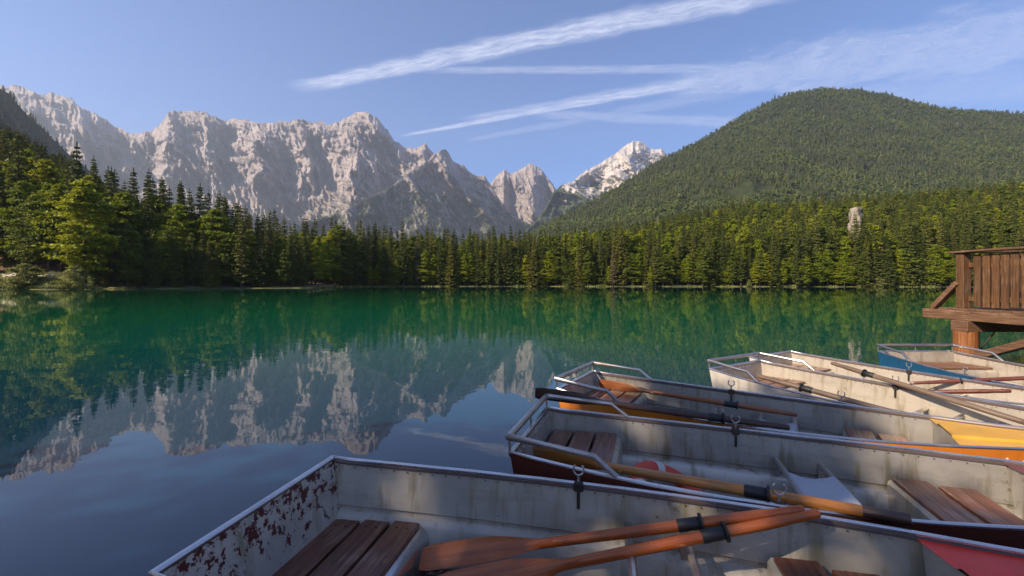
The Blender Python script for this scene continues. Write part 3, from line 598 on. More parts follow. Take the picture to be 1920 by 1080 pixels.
def massed_forest(name, pts, hts, seeds, spr, tint_f, label, lod):
    patch = np.clip(.5 + .75 * fbm(pts[:, 0] / 150 + pts[:, 1] / 260, pts[:, 2] / 85, 4), 0, 1)
    """far trees too many to count: one mesh of small ragged crowns"""
    rg = np.random.default_rng(5); base = []
    for s in range(6):
        r2 = np.random.default_rng(100 + s)
        if s < 3:                                    # conifer: stacked ragged skirts
            V = []; Fc = []; nt = 7 if lod else 4; ns = 9 if lod else 6
            for k in range(nt):
                f0 = k / nt; rr = (.165 if lod else .21) * (1 - f0) ** .85 + .012; z1 = .06 + .94 * (f0 + 1.75 / nt) if k < nt - 1 else 1.0; z0 = .05 + .93 * f0; o = len(V); V.append((r2.normal(0, .006), r2.normal(0, .006), min(z1, 1)))
                for j in range(ns):
                    a = 6.283 * (j + r2.uniform(-.35, .35)) / ns; q = rr * r2.uniform(.55, 1.2); V.append((q * math.cos(a), q * math.sin(a), z0 + r2.uniform(-.03, .03)))
                Fc += [(o, o + 1 + j, o + 1 + (j + 1) % ns) for j in range(ns)]
        else:                                        # leafy crown: tilted leaf clumps through an uneven volume
            V = []; Fc = []; n = 60 if lod else 22
            for k in range(n):
                v = r2.normal(0, 1, 3); v /= np.linalg.norm(v); q = r2.uniform(.6, 1.05); c = np.array([.27 * v[0] * q, .27 * v[1] * q, .60 + .36 * v[2] * q]); a = r2.normal(0, 1, 3) + np.array([0, 0, -.3]); a = np.cross(v + r2.normal(0, .35, 3), a); a /= np.linalg.norm(a); b2 = np.cross(v, a); sz = r2.uniform(.07, .14) * (1.0 if lod else 1.55); o = len(V)
                V += [tuple(c + a * sz), tuple(c - a * sz * .5 + b2 * sz * .8), tuple(c - a * sz * .5 - b2 * sz * .8)]; Fc.append((o, o + 1, o + 2))
        base.append((np.array(V), np.array(Fc)))
    Vs = []; Fs = []; Ts = []; off = 0
    kinds = np.where(rg.random(len(pts)) < np.clip(spr + .9 * (patch - .5), .06, .95), rg.integers(0, 3, len(pts)), rg.integers(3, 6, len(pts)))
    for s in range(6):
        ix = np.where(kinds == s)[0]
        if not len(ix): continue
        bV, bF = base[s]; a = rg.random(len(ix)) * 6.283; h = hts[ix] * (1 if s < 3 else .78); ca = np.cos(a)[:, None]; sa = np.sin(a)[:, None]; w = h[:, None] * rg.uniform(.85, 1.25, (len(ix), 1))
        x = (bV[:, 0] * ca - bV[:, 1] * sa) * w + pts[ix, 0:1]; y = (bV[:, 0] * sa + bV[:, 1] * ca) * w + pts[ix, 1:2]; z = bV[:, 2] * h[:, None] + pts[ix, 2:3] - .4
        Vs.append(np.stack([x, y, z], -1).reshape(-1, 3)); Fs.append((bF[None] + (np.arange(len(ix)) * len(bV))[:, None, None] + off).reshape(-1, 3)); off += len(ix) * len(bV)
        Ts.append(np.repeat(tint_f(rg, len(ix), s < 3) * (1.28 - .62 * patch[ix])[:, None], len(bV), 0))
    me = mesh_np(name, np.concatenate(Vs), np.concatenate(Fs), [FOREST]); T = np.concatenate(Ts).astype(np.float32)
    at_ = me.color_attributes.new('tint', 'FLOAT_COLOR', 'POINT'); at_.data.foreach_set('color', np.concatenate([T, np.ones((len(T), 1), np.float32)], 1).ravel())
    tag(link(name, me), label, None, None, 'stuff')
def tint_far(rg, n, con):
    f = rg.random((n, 1)); dry = (rg.random((n, 1)) < .12)
    if con: c = np.array([[.045, .056, .014]]) * (1 - f) + np.array([[.115, .11, .026]]) * f; return np.where(dry, np.array([[.17, .14, .055]]), c)
    return np.array([[.085, .11, .012]]) * (1 - f) + np.array([[.19, .195, .02]]) * f
rg = np.random.default_rng(9)
# the wood behind the first rows across the lake, and behind the left bank
P_ = []
for k in range(5200):
    left = rg.random() < .22
    px = rg.uniform(-120, 640) if left else rg.uniform(600, 2080); d = (rg.uniform(60, 120) if left else 26 + 190 * rg.random() ** .9)
    x, y = pol(px, d); P_.append((x, y, float(gz(x, y)), px))
P_ = np.array(P_); hts = rg.uniform(17, 27, len(P_)); hts = np.where(P_[:, 3] < 620, np.minimum(hts, 20), hts)
keep = ~((P_[:, 3] > 1560) & (P_[:, 3] < 1626) & (P_[:, 1] > 195) & (P_[:, 1] < 262))
P_, hts = P_[keep], hts[keep]
def scattered_forest(name, pts, hts, share, label):
    rg = np.random.default_rng(8); n = len(pts); src = [(PROTO[('spruce', k)].children, 25.0, share / 4) for k in range(4)] + [(PROTO[('beech', k)].children, 20.0, (1 - share) * .3) for k in range(2)] + [(PROTO[('maple', k)].children, 20.0, (1 - share) * .2) for k in range(2)]
    var = rg.choice(len(src), n, p=[q[2] for q in src]); sc = np.zeros((n, 3)); ro = np.zeros((n, 3)); ro[:, 2] = rg.random(n) * 6.283
    for k, q in enumerate(src):
        i = var == k; h = hts[i] / q[1] * (1 if k < 4 else .85); w = h * rg.uniform(.8, 1.1, i.sum()) * (1 if k < 4 else .8); sc[i] = np.stack([w, w, h], 1)
    me = bpy.data.meshes.new(name); me.vertices.add(n); me.vertices.foreach_set('co', pts.astype(np.float32).ravel())
    for nm, ty, v, f in (('variant', 'INT', var.astype(np.int32), 'value'), ('scl', 'FLOAT_VECTOR', sc.astype(np.float32).ravel(), 'vector'), ('rot', 'FLOAT_VECTOR', ro.astype(np.float32).ravel(), 'vector')):
        me.attributes.new(nm, ty, 'POINT').data.foreach_set(f, v)
    o = tag(link(name, me), label, None, None, 'stuff'); g = bpy.data.node_groups.new(name, 'GeometryNodeTree')
    g.interface.new_socket('Geometry', in_out='INPUT', socket_type='NodeSocketGeometry'); g.interface.new_socket('Geometry', in_out='OUTPUT', socket_type='NodeSocketGeometry')
    gi = g.nodes.new('NodeGroupInput'); go = g.nodes.new('NodeGroupOutput'); jn = g.nodes.new('GeometryNodeJoinGeometry')
    def attr(nm, ty): a = g.nodes.new('GeometryNodeInputNamedAttribute'); a.data_type = ty; a.inputs['Name'].default_value = nm; return [x for x in a.outputs if x.enabled][0]
    av, asc, aro = attr('variant', 'INT'), attr('scl', 'FLOAT_VECTOR'), attr('rot', 'FLOAT_VECTOR')
    for k, q in enumerate(src):
        crown = [c for c in q[0] if c.name.startswith('crown')][0]
        oi = g.nodes.new('GeometryNodeObjectInfo'); oi.transform_space = 'ORIGINAL'; oi.inputs['Object'].default_value = crown; oi.inputs['As Instance'].default_value = True
        cp = g.nodes.new('FunctionNodeCompare'); cp.data_type = 'INT'; cp.operation = 'EQUAL'; ins = [x for x in cp.inputs if x.enabled]; g.links.new(av, ins[0]); ins[1].default_value = k
        ip = g.nodes.new('GeometryNodeInstanceOnPoints'); g.links.new(gi.outputs[0], ip.inputs['Points']); g.links.new(cp.outputs[0], ip.inputs['Selection']); g.links.new(oi.outputs['Geometry'], ip.inputs['Instance']); g.links.new(aro, ip.inputs['Rotation']); g.links.new(asc, ip.inputs['Scale']); g.links.new(ip.outputs[0], jn.inputs[0])
    g.links.new(jn.outputs[0], go.inputs[0]); md = o.modifiers.new('scatter', 'NODES'); md.node_group = g
scattered_forest('forest', P_[:, :3], hts, .62, 'dense mixed forest rising behind the shore trees')
# the hill's forest: points spread over its surface, fewer where rock shows
def on_surface(P, n, rg, vmax):
    a = P[:-1, :-1]; b = P[1:, :-1]; c = P[:-1, 1:]; ar = np.linalg.norm(np.cross(b - a, c - a), axis=-1)[:, :vmax].ravel(); ar = ar / ar.sum()
    k = rg.choice(len(ar), n, p=ar); i = k // vmax; j = k % vmax; s = rg.random((n, 1)); t = rg.random((n, 1))
    return P[i, j] * (1 - s) * (1 - t) + P[i + 1, j] * s * (1 - t) + P[i, j + 1] * (1 - s) * t + P[i + 1, j + 1] * s * t
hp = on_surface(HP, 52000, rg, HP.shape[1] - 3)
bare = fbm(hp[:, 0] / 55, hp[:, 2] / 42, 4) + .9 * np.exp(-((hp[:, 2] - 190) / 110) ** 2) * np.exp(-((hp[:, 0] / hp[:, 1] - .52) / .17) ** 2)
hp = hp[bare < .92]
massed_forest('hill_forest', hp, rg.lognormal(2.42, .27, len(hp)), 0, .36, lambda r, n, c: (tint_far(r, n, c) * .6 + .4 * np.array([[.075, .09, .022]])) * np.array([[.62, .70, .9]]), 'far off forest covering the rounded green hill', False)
lp = on_surface(LP, 3200, rg, LP.shape[1] - 3)
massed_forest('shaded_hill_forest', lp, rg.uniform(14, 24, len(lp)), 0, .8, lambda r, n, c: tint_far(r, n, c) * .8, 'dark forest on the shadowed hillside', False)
# pale cliff that stands out of the wood across the lake
def outcrop():
    c = atY(1606, 445, 238); n, m = 28, 34; th = np.linspace(0, 2 * np.pi, n, endpoint=False); v = np.linspace(0, 1, m); T, Vv = np.meshgrid(th, v, indexing='ij')
    r = 5.2 * (1 - .55 * Vv ** 1.6) * (1 + .45 * (ridged(np.cos(T) * 1.6 + 4, np.sin(T) * 1.6 + Vv * 2.2, 5) - .8) + .22 * fbm(np.cos(T) * 3 + 9, np.sin(T) * 3 + Vv * 6, 4)); r[:, -1] *= .05
    g = float(gz(c.x, c.y)); top = CAMH + (HY - 388) / F * 238
    V = np.stack([c.x + r * np.cos(T), c.y + r * np.sin(T) * .8, g - 2 + (top - g + 2) * Vv], -1); i = np.arange(n * m).reshape(n, m); j = np.roll(i, -1, 0)
    Fq = np.stack([i[:, :-1], j[:, :-1], j[:, 1:], i[:, 1:]], -1).reshape(-1, 4)
    m_, t, b = new_mat('cliff_rock'); p = coords(t, 'World'); q = noise(t, coords(t, 'World', (1, 1, .4)), .5, 6, .7)
    t.links.new(ramp(t, q, [(.38, (.07, .07, .035)), (.48, (.26, .225, .18)), (.7, (.40, .36, .32))]), b.inputs['Base Color']); b.inputs['Roughness'].default_value = .95; bump(t, b, q, 1, .8)
    tag(link('rock_cliff', mesh_np('rock_cliff', V.reshape(-1, 3), Fq, [m_], smooth=True)), 'pale limestone cliff standing out of the wood across the lake', 'cliff')
outcrop()
# grass tufts along the banks
def bank_grass():
    rg = np.random.default_rng(21); n = 7000; px = np.where(rg.random(n) < .3, rg.uniform(-40, 176, n), np.where(rg.random(n) < .12, rg.uniform(585, 626, n), rg.uniform(630, 1930, n)))
    ph = np.degrees(np.arctan((px - CX) / F)); r = shoreR(ph) + rg.uniform(-.2, 1, n) ** 2 * np.where(px < 180, 7.0, 2.2) + .1; x = r * np.sin(np.radians(ph)); y = r * np.cos(np.radians(ph)); z = np.maximum(gz(x, y), 0)
    h = rg.uniform(.2, .8, n) * np.where(px < 200, 1, np.clip(.5 + 1.6 * fbm(px * .02, px * 0, 3), .05, 1)); a = rg.random(n) * 6.283; dx = np.cos(a) * .22; dy = np.sin(a) * .22; lx = rg.normal(0, .15, n); ly = rg.normal(0, .15, n)
    V = np.stack([np.stack([x - dx, y - dy, z - .05], -1), np.stack([x + dx, y + dy, z - .05], -1), np.stack([x + lx, y + ly, z + h], -1)], 1).reshape(-1, 3)
    m_, t, b = new_mat('bank_grass'); q = noise(t, coords(t, 'World'), .3, 3); t.links.new(ramp(t, q, [(.3, (.09, .12, .02)), (.7, (.24, .24, .06))]), b.inputs['Base Color']); b.inputs['Roughness'].default_value = .8
    tag(link('shore_grass', mesh_np('shore_grass', V, np.arange(n * 3).reshape(-1, 3), [m_])), 'yellow green grass tufts along the lake banks', None, None, 'stuff')
bank_grass()

# ------------------------------------------------------------------ rowing boats
SK = np.array([0, .4, .8, 1.2, 1.6, 2.0, 2.4, 2.8, 3.2, 3.7, 4.2]); HB = np.array([.534, .590, .629, .645, .638, .60, .538, .437, .305, .17, .05])
def hb(s): return float(np.interp(s, SS, HBS))
SS = np.linspace(0, 4.2, 127); HBS = np.interp(SS, SK, HB)
for _ in range(3): HBS[1:-1] = (HBS[:-2] + HBS[1:-1] * 2 + HBS[2:]) / 4
def make_boat(k, x0, y0, th, w, dz, inner, outer, deckc, label, rail, bench_drop, plank_mat, transom_mat=None, cream=False):
    zg = lambda s: .5 + dz + .08 * ((s - 2) / 2) ** 2
    b = lambda s: hb(s) * w
    root = empty('rowing_boat', (x0, y0, 0), th); tag(root, label, 'boat', None)
    FL = .045
    st = np.concatenate([np.linspace(0, 3.6, 37), np.linspace(3.7, 4.2, 6)])
    # hull section: (inward from the gunwale line, drop below it) ; inner skin then outer skin
    IN = [(.006, -.002), (.026, -.245), (.012, -.256), (.014, -.272), (.062, -.292), (.070, -.305)]; OUT = [(-.012, -.002), (.004, -.25), (-.004, -.27), (.035, -.40)]
    mb = MB(); rows = {}
    for sd in (-1, 1):
        vin = []; vout = []
        for s in st:
            z = zg(s); q = min(1, b(s) / .3)
            rk = lambda d: -.16 * d * max(0, 1 - s / .5)                   # raked stern
            vi = [(s + rk(d), sd * max(.004, b(s) - o * q), z + d) for o, d in IN] + [(s + rk(FL - z), sd * max(.003, b(s) - .105 * q), FL)]
            vo = [(s + rk(d), sd * (b(s) - o * q), z + d) for o, d in OUT] + [(s + rk(-.2 - z), sd * max(.01, b(s) - .10 * q), -.14)]
            vin.append(vi); vout.append(vo)
        for V, mi, fl in ((vin, 0, sd > 0), (vout, 1, sd < 0)):
            n = len(V[0]); mb.mi = mi; Fc = []
            for i in range(len(st) - 1):
                for j in range(n - 1):
                    f = (i * n + j, (i + 1) * n + j, (i + 1) * n + j + 1, i * n + j + 1); Fc.append(f if fl else f[::-1])
            mb.add([p for r_ in V for p in r_], Fc)
        rows[sd] = (vin, vout)
    # stern transom, bottom and stem
    for vi, mi in ((0, 2), (1, 1)):
        a = rows[-1][vi][0]; c = rows[1][vi][0]; n = len(a); mb.mi = mi; off = .014 if vi == 0 else -.004
        V = [(p[0] + off, p[1], p[2]) for p in a] + [(p[0] + off, p[1], p[2]) for p in c]; mb.add(V, [(j, j + 1, n + j + 1, n + j) for j in range(n - 1)])
    mb.mi = 1; a = [r_[-1] for r_ in rows[-1][1]]; c = [r_[-1] for r_ in rows[1][1]]; n = len(a); mb.add(a + c, [(i, i + 1, n + i + 1, n + i) for i in range(n - 1)])
    mb.build('hull', [inner, outer, transom_mat or inner], root, smooth=True)
    m = MB(); a = [(r_[-1][0], r_[-1][1] - .03, FL) for r_ in rows[-1][0]]; c = [(r_[-1][0], r_[-1][1] + .03, FL) for r_ in rows[1][0]]; n = len(a); m.add(a + c, [(i, i + 1, n + i + 1, n + i) for i in range(n - 1)])
    for t_ in (-.3, -.1, .1, .3): m.box((.35, t_ - .012, FL - .01), (2.86, t_ + .012, FL + .014))
    m.build('floor', FLAKED if k == 1 else inner, root)
    # gunwale: rolled alloy edge round both sides and the stern
    m = MB(); line = [(float(s), -b(s) + .0, zg(s) + .004) for s in st[::-1]] + [(float(s), b(s), zg(s) + .004) for s in st]
    line[len(st) - 1] = (-.004, -b(0) - .002, zg(0) + .004); line[len(st)] = (-.004, b(0) + .002, zg(0) + .004)
    m.tube(line, .0125, 8, True, .9)
    lo_ = [(p[0], p[1] * (1 - .006 / max(.05, abs(p[1]))), p[2] - .018) for p in line]; m.mi = 1; m.tube(lo_, .0105, 6); gun = m.build('gunwale', [STEEL, SEAM], root, smooth=True)
    # rivets under the edge
    m = MB()
    for sd in (-1, 1):
        for s in np.arange(.06, 2.8, .075):
            y = sd * (b(s) - .011); m.tube([(s, y, zg(s) - .032), (s, y - sd * .006, zg(s) - .032)], [.0055, .003], 5)
    for t_ in np.arange(-b(0) + .06, b(0) - .03, .075): m.tube([(.016, t_, zg(0) - .032), (.024, t_, zg(0) - .032)], [.0055, .003], 5)
    tag(m.build('rivets', STEEL, gun), None, None, None, 'stuff')
    # stern bench: three planks on a bent sheet apron
    zb = zg(.3) - bench_drop; wid = .148
    me = None
    for i in range(3):
        s0 = .055 + i * .168 if bench_drop > .2 else .06 + i * .168; hw_ = b(s0 + .07) - (.04 if bench_drop < .25 else .075)
        m = MB(); m.box((s0, -hw_, zb - .026), (s0 + wid, hw_, zb), bev=.004); 
        m.mi = 1
        for sd in (-1, 1):
            for q in (.3, .7): m.tube([(s0 + wid * q, sd * (hw_ - .07), zb - .002), (s0 + wid * q, sd * (hw_ - .07), zb + .0015)], .006, 6)
        m.build('plank', [plank_mat, DARKMETAL], root)
    s1 = .055 + 3 * .168; hw_ = b(s1) - .03 - .03 * (bench_drop > .2); m = MB(); pr = [(s1 - .06, zb - .028), (s1 - .012, zb - .030), (s1 + .012, zb - .042), (s1 + .026, zb - .068), (s1 + .03, zb - .11), (s1 + .03, FL)]
    pr = pr + [(s1 + .018, FL), (s1 + .018, zb - .11), (s1 + .0, zb - .06)]
    n = len(pr); m.add([(p[0], -hw_, p[1]) for p in pr] + [(p[0], hw_, p[1]) for p in pr], [(i, (i + 1) % n, n + (i + 1) % n, n + i) for i in range(n)]); m.build('bench_apron', inner if bench_drop < .2 else STEEL, root, smooth=True)
    # rowing seat: two cross tubes with a sheet slung between
    zt = zg(1.8) - .17; seat = MB(); 
    for s in (1.66, 1.93):
        t = MB(); hw_ = b(s) - .028; t.tube([(s, -hw_, zt), (s, hw_, zt)], .019, 8); tb = t.build('seat_tube', RAIL, root, smooth=True)
        for sd in (-1, 1):
            t = MB(); t.box((s - .02, sd * (hw_ - .012) - .012, FL), (s + .02, sd * (hw_ - .012) + .012, zt - .012)); t.build('seat_bracket', STEEL, tb)
    nn = 9; sl = [(1.66 + .27 * i / (nn - 1), -.030 * math.sin(math.pi * i / (nn - 1)) + .021) for i in range(nn)]; V = []
    for sx, zz in sl: V += [(sx, -.30, zt + zz), (sx, .30, zt + zz), (sx, -.30, zt + zz - .004), (sx, .30, zt + zz - .004)]
    Fc = []
    for i in range(nn - 1): Fc += [(4 * i, 4 * i + 4, 4 * i + 5, 4 * i + 1), (4 * i + 2, 4 * i + 3, 4 * i + 7, 4 * i + 6), (4 * i, 4 * i + 2, 4 * i + 6, 4 * i + 4), (4 * i + 1, 4 * i + 5, 4 * i + 7, 4 * i + 3)]
    seat.add(V, Fc)
    if k > 1: seat.build('seat_sheet', SLING, root, smooth=True)
    # bow bench: two planks, apron; bulkhead and painted foredeck
    zb2 = zg(2.5) - .17
    for i in range(2):
        s0 = 2.30 + i * .215; hw_ = b(s0 + .2) - .055; m = MB(); m.box((s0, -hw_, zb2 - .024), (s0 + .185, hw_, zb2), bev=.004); m.build('plank', plank_mat if not cream else PLANK, root)
    hw_ = b(2.3) - .06; m = MB(); pr = [(2.36, zb2 - .026), (2.30, zb2 - .028), (2.285, zb2 - .05), (2.285, FL), (2.297, FL), (2.297, zb2 - .05)]; n = len(pr)
    m.add([(p[0], -hw_, p[1]) for p in pr] + [(p[0], hw_, p[1]) for p in pr], [(i, (i + 1) % n, n + (i + 1) % n, n + i) for i in range(n)]); m.build('bench_apron', inner, root)
    sB = 2.86; m = MB(); hw_ = b(sB) - .008; m.add([(sB, -hw_, zg(sB) - .016), (sB, hw_, zg(sB) - .016), (sB, hw_ - .1, FL), (sB, -hw_ + .1, FL)], [(0, 1, 2, 3)]); m.box((sB + .004, -hw_ + .01, zg(sB) - .05), (sB + .016, hw_ - .01, zg(sB) - .02)); m.build('bulkhead', inner, root)
    m = MB(); V = []; ss = [s for s in np.linspace(sB - .02, 4.17, 12)]
    for s in ss:
        w_ = max(.012, b(s) - .012); z = zg(s) - .012; cr = .02 * (w_ / .45)
        V += [(s, -w_, z), (s, -w_ * .45, z + cr * .5), (s, -w_ * .38, z + cr + .008), (s, w_ * .38, z + cr + .008), (s, w_ * .45, z + cr * .5), (s, w_, z)]
    m.add(V, [(6 * i + j, 6 * i + 6 + j, 6 * i + 7 + j, 6 * i + 1 + j) for i in range(len(ss) - 1) for j in range(5)]); m.build('foredeck', deckc, root)
    # rowlocks: socket strap, pin and fork
    for sd in (-1, 1):
        s = 1.40; y = sd * (b(s) - .012); z = zg(s); m = MB(); m.box((s - .026, y - .018, z - .03), (s + .026, y + .016, z + .018), bev=.006); m.box((s - .008, y - sd * .016 - .005, z - .12), (s + .008, y - sd * .016 + .005, z - .02), bev=.003)
        so = m.build('rowlock_socket', DARKMETAL, root)
        m = MB(); m.tube([(s, y, z + .02), (s, y, z + .055)], .007, 6); ar = [(s + .028 * math.sin(t), y, z + .084 - .030 * math.cos(t)) for t in np.linspace(-2.45, 2.45, 13)]; m.tube(ar, .0048, 6); m.build('rowlock_fork', CHROME, so, smooth=True)
    if rail:
        zr = .098; hgt = lambda s: zg(s) + zr; m = MB(); i_ = .012
        def side(sd): return [(.62, sd * (b(.62)), zg(.62) + .008), (.50, sd * (b(.50)), hgt(.5) - .004), (.25, sd * b(.25), hgt(.25)), (-.015, sd * (b(0) + .004), hgt(0))]
        m.tube(side(-1) + side(1)[::-1], .0165, 9); sr = m.build('stern_rail', RAIL, root, smooth=True)
        for t_ in (-b(0), 0, b(0)):
            q = MB(); q.tube([(-.008, t_ * .995, zg(0)), (-.013, t_, hgt(0))], .008, 7); q.build('rail_post', RAIL, sr, smooth=True)
    return root, zg, b
def d_paint(name, c, **k): return mat_paint(name, c, **k)
GREYW = mat_paint('grey_white_paint', (.45, .41, .35), chip=.42, dirt=1.0, zlo=.47, zhi=.57)
CHIPPED = mat_paint('chipped_white_paint', (.44, .40, .35), chip=.78, dirt=1.0, zlo=.15, zhi=.60)
FLAKED = mat_paint('flaking_floor_paint', (.42, .36, .27), chip=.9, dirt=1.0, zlo=-.6, zhi=-.2)
ALU = mat_paint('dull_alloy', (.44, .41, .37), chip=0, dirt=1.0, rough=.36, metal=.5)
CREAM = mat_paint('cream_paint', (.47, .415, .345), chip=0, dirt=.85, rough=.38, metal=.25)
OUT_W = mat_paint('white_hull_paint', (.55, .51, .45), chip=0, dirt=.7)
OUT_BROWN = mat_paint('dark_brown_hull', (.075, .022, .014), chip=0, dirt=.3, rough=.35)
OUT_ORANGE = mat_paint('orange_hull', (.55, .17, .02), chip=0, dirt=.3, rough=.35)
OUT_BLUE = mat_paint('blue_hull', (.012, .075, .16), chip=0, dirt=.3, rough=.35)
OUT_RED = mat_paint('red_hull', (.30, .02, .015), chip=0, dirt=.3)
DK_RED = mat_paint('red_deck', (.75, .030, .012), chip=.10, chipc=(.3, .25, .2), dirt=.25, rough=.45)
DK_BROWN = mat_paint('oxide_deck', (.16, .04, .028), chip=.4, chipc=(.35, .33, .3), dirt=.4)
DK_YELLOW = mat_paint('yellow_deck', (.62, .33, .035), chip=0, dirt=.25, rough=.45)
DK_BLUE = mat_paint('blue_deck', (.02, .09, .18), chip=0, dirt=.3)
B1 = make_boat(1, -1.139, 2.102, -.198, 1.0, .004, GREYW, OUT_RED, DK_RED, 'worn grey white rowing boat with chipped stern and red foredeck, two orange oars inside', False, .285, PLANK, CHIPPED)
B2 = make_boat(2, .144, 3.208, -.295, .953, -.001, ALU, OUT_BROWN, DK_BROWN, 'grey alloy rowing boat with stern rail and dark brown hull, lifebuoy inside', True, .135, PLANK)
B3 = make_boat(3, .676, 4.715, -.52, .931, .012, ALU, OUT_ORANGE, DK_YELLOW, 'alloy rowing boat with orange hull, stern rail and yellow foredeck', True, .14, PLANK)
B4 = make_boat(4, 2.806, 5.694, -1.007, 1.002, -.01, CREAM, OUT_W, OUT_W, 'sunlit cream white rowing boat with stern rail and white hull', True, .15, PLANK_SUN, None, True)
B5 = make_boat(5, 3.784, 6.65, -1.039, .971, -.029, CREAM, OUT_W, DK_RED, 'pale rowing boat without stern rail between the white and the blue boat', False, .15, PLANK, None, True)
B6 = make_boat(6, 6.119, 6.894, -1.558, 1.069, -.026, CREAM, OUT_BLUE, DK_BLUE, 'rowing boat with blue hull and stern rail beside the timber platform', True, .12, PLANK_SUN, None, True)
def lettering(boat, zg, b, text, s, drop, size):
    cu = bpy.data.curves.new('t', 'FONT'); cu.body = text; cu.size = size; cu.extrude = .001; tmp = bpy.data.objects.new('t', cu); col.objects.link(tmp)
    bpy.context.view_layer.update(); me = bpy.data.meshes.new_from_object(tmp.evaluated_get(bpy.context.evaluated_depsgraph_get())); bpy.data.objects.remove(tmp)
    me.materials.clear(); me.materials.append(mat_plain('letter_paint', (.6, .56, .5))); o = link('lettering', me, boat)
    sl = math.atan2(-(b(s + .15) - b(s)), .15); o.location = (s, -(b(s) + .016), zg(s) - drop); o.rotation_euler = (R(90), 0, -sl)
lettering(B3[0], B3[1], B3[2], 'LA', 3.04, .115, .10)

# ------------------------------------------------------------------ oars
def oar(a, tip, mat, label, blade=.52, bw=.068, r=.026, collar=.30, roll=0.0, grip=None, group=None):
    """a: handle end, tip: blade tip (world); the oar lies along local X"""
    a = Vector(a); tip = Vector(tip); L = (tip - a).length; d = (tip - a).normalized()
    e = bpy.data.objects.new('oar', None); col.objects.link(e); e.location = a; e.empty_display_size = .1
    y = Vector((0, 0, 1)).cross(d).normalized(); z = d.cross(y); mt = Matrix((d, y, z)).transposed() @ Matrix.Rotation(roll, 3, 'X'); e.rotation_euler = mt.to_euler()
    tag(e, label, 'oar', group)
    m = MB(); Ls = L - blade; xs = [0, .008, .06, .13, .17, .3, Ls * .6, Ls, Ls + .06]; rr = [r * .55, r * .80, r * .86, r * .80, r * .95, r, r * 1.04, r * .9, r * .55]
    m.tube([(x, 0, 0) for x in xs], rr, 10); m.build('shaft', mat, e, smooth=True)
    n = 15; V = []; Fc = []
    for i in range(n):
        f = i / (n - 1); x = Ls - .10 + (blade + .10) * f; w_ = r * .7 + (bw - r * .7) * (math.sin(min(1, f / .55) * math.pi / 2) ** 1.6); w_ *= 1 - max(0, f - .93) * 2.5; t_ = r * .85 * (1 - f) ** 1.2 + .0055; cz = .012 * math.sin(f * 2.6)
        V += [(x, -w_, cz), (x, -w_ * .5, cz + t_ * .8), (x, 0, cz + t_), (x, w_ * .5, cz + t_ * .8), (x, w_, cz), (x, w_ * .5, cz - t_ * .8), (x, 0, cz - t_), (x, -w_ * .5, cz - t_ * .8)]
    for i in range(n - 1): Fc += [(8 * i + j, 8 * i + (j + 1) % 8, 8 * i + 8 + (j + 1) % 8, 8 * i + 8 + j) for j in range(8)]
    Fc += [tuple(range(8))[::-1], tuple(range(8 * n - 8, 8 * n))]; m = MB(); m.add(V, Fc); m.build('blade', mat, e, smooth=True)
    c = L * collar; m = MB(); m.tube([(c - .055, 0, 0), (c - .05, 0, 0), (c + .045, 0, 0), (c + .05, 0, 0)], [r * 1.05, r * 1.18, r * 1.18, r * 1.05], 10); m.tube([(c - .066, 0, 0), (c - .064, 0, 0), (c - .054, 0, 0), (c - .052, 0, 0)], [r * 1.2, r * 1.7, r * 1.7, r * 1.2], 12); m.build('collar', RUBBER, e, smooth=True)
    if grip: m = MB(); m.tube([(-.004, 0, 0), (.0, 0, 0), (.17, 0, 0), (.175, 0, 0)], [r * .5, r * .95, r * .95, r * .8], 10); m.build('grip', grip, e, smooth=True)
    return e
oar(at(1508, 955, .575), (-.47, 2.36, .165), OAR_ORANGE, 'orange varnished oar lying farther from the chipped stern bench end', .60, .068, .0255, .275, R(-30))
oar(at(1536, 962, .572), (-.36, 2.18, .125), OAR_ORANGE, 'orange varnished oar lying on the near side of its pair', .60, .068, .02555, .265, R(-40))
oar(at(1706, 974, .545), at(1000, 851, .47), OAR_YELLOW, 'honey coloured oar with black collar along the grey boat\'s gunwale', .50, .06, .028, .32, R(70), OAR_DARK)
oar((2.04, 3.345, .535), (.19, 3.76, .685), OAR_DARK, 'dark weathered oar resting across the stern rail of the grey alloy boat', .52, .055, .026, .27, R(75))
oar(at(1495, 778, .445), at(1122, 719, .50), OAR_BROWN, 'reddish brown oar inside the orange hulled boat', .50, .05, .024, .29, R(80))
oar((2.70, 5.01, .575), (3.70, 3.40, .40), OAR_GREY, 'grey weathered oar along the near gunwale of the cream white boat', .5, .06, .026, .27, R(60))
oar((3.84, 5.47, .635), (4.50, 3.38, .35), OAR_GREY, 'grey weathered oar crossing the cream white boat from its rowlock', .42, .05, .026, .20, R(60))
oar((4.86, 5.56, .37), (6.50, 4.58, .70), OAR_RED, 'dark red oar reaching over the gunwale of the blue boat', .45, .05, .023, .27, R(80))
oar(at(1896, 733, .50), (3.75, 5.78, .19), OAR_RED, 'dark red oar lying low inside the pale boat without a rail', .5, .06, .024, .40, R(60))
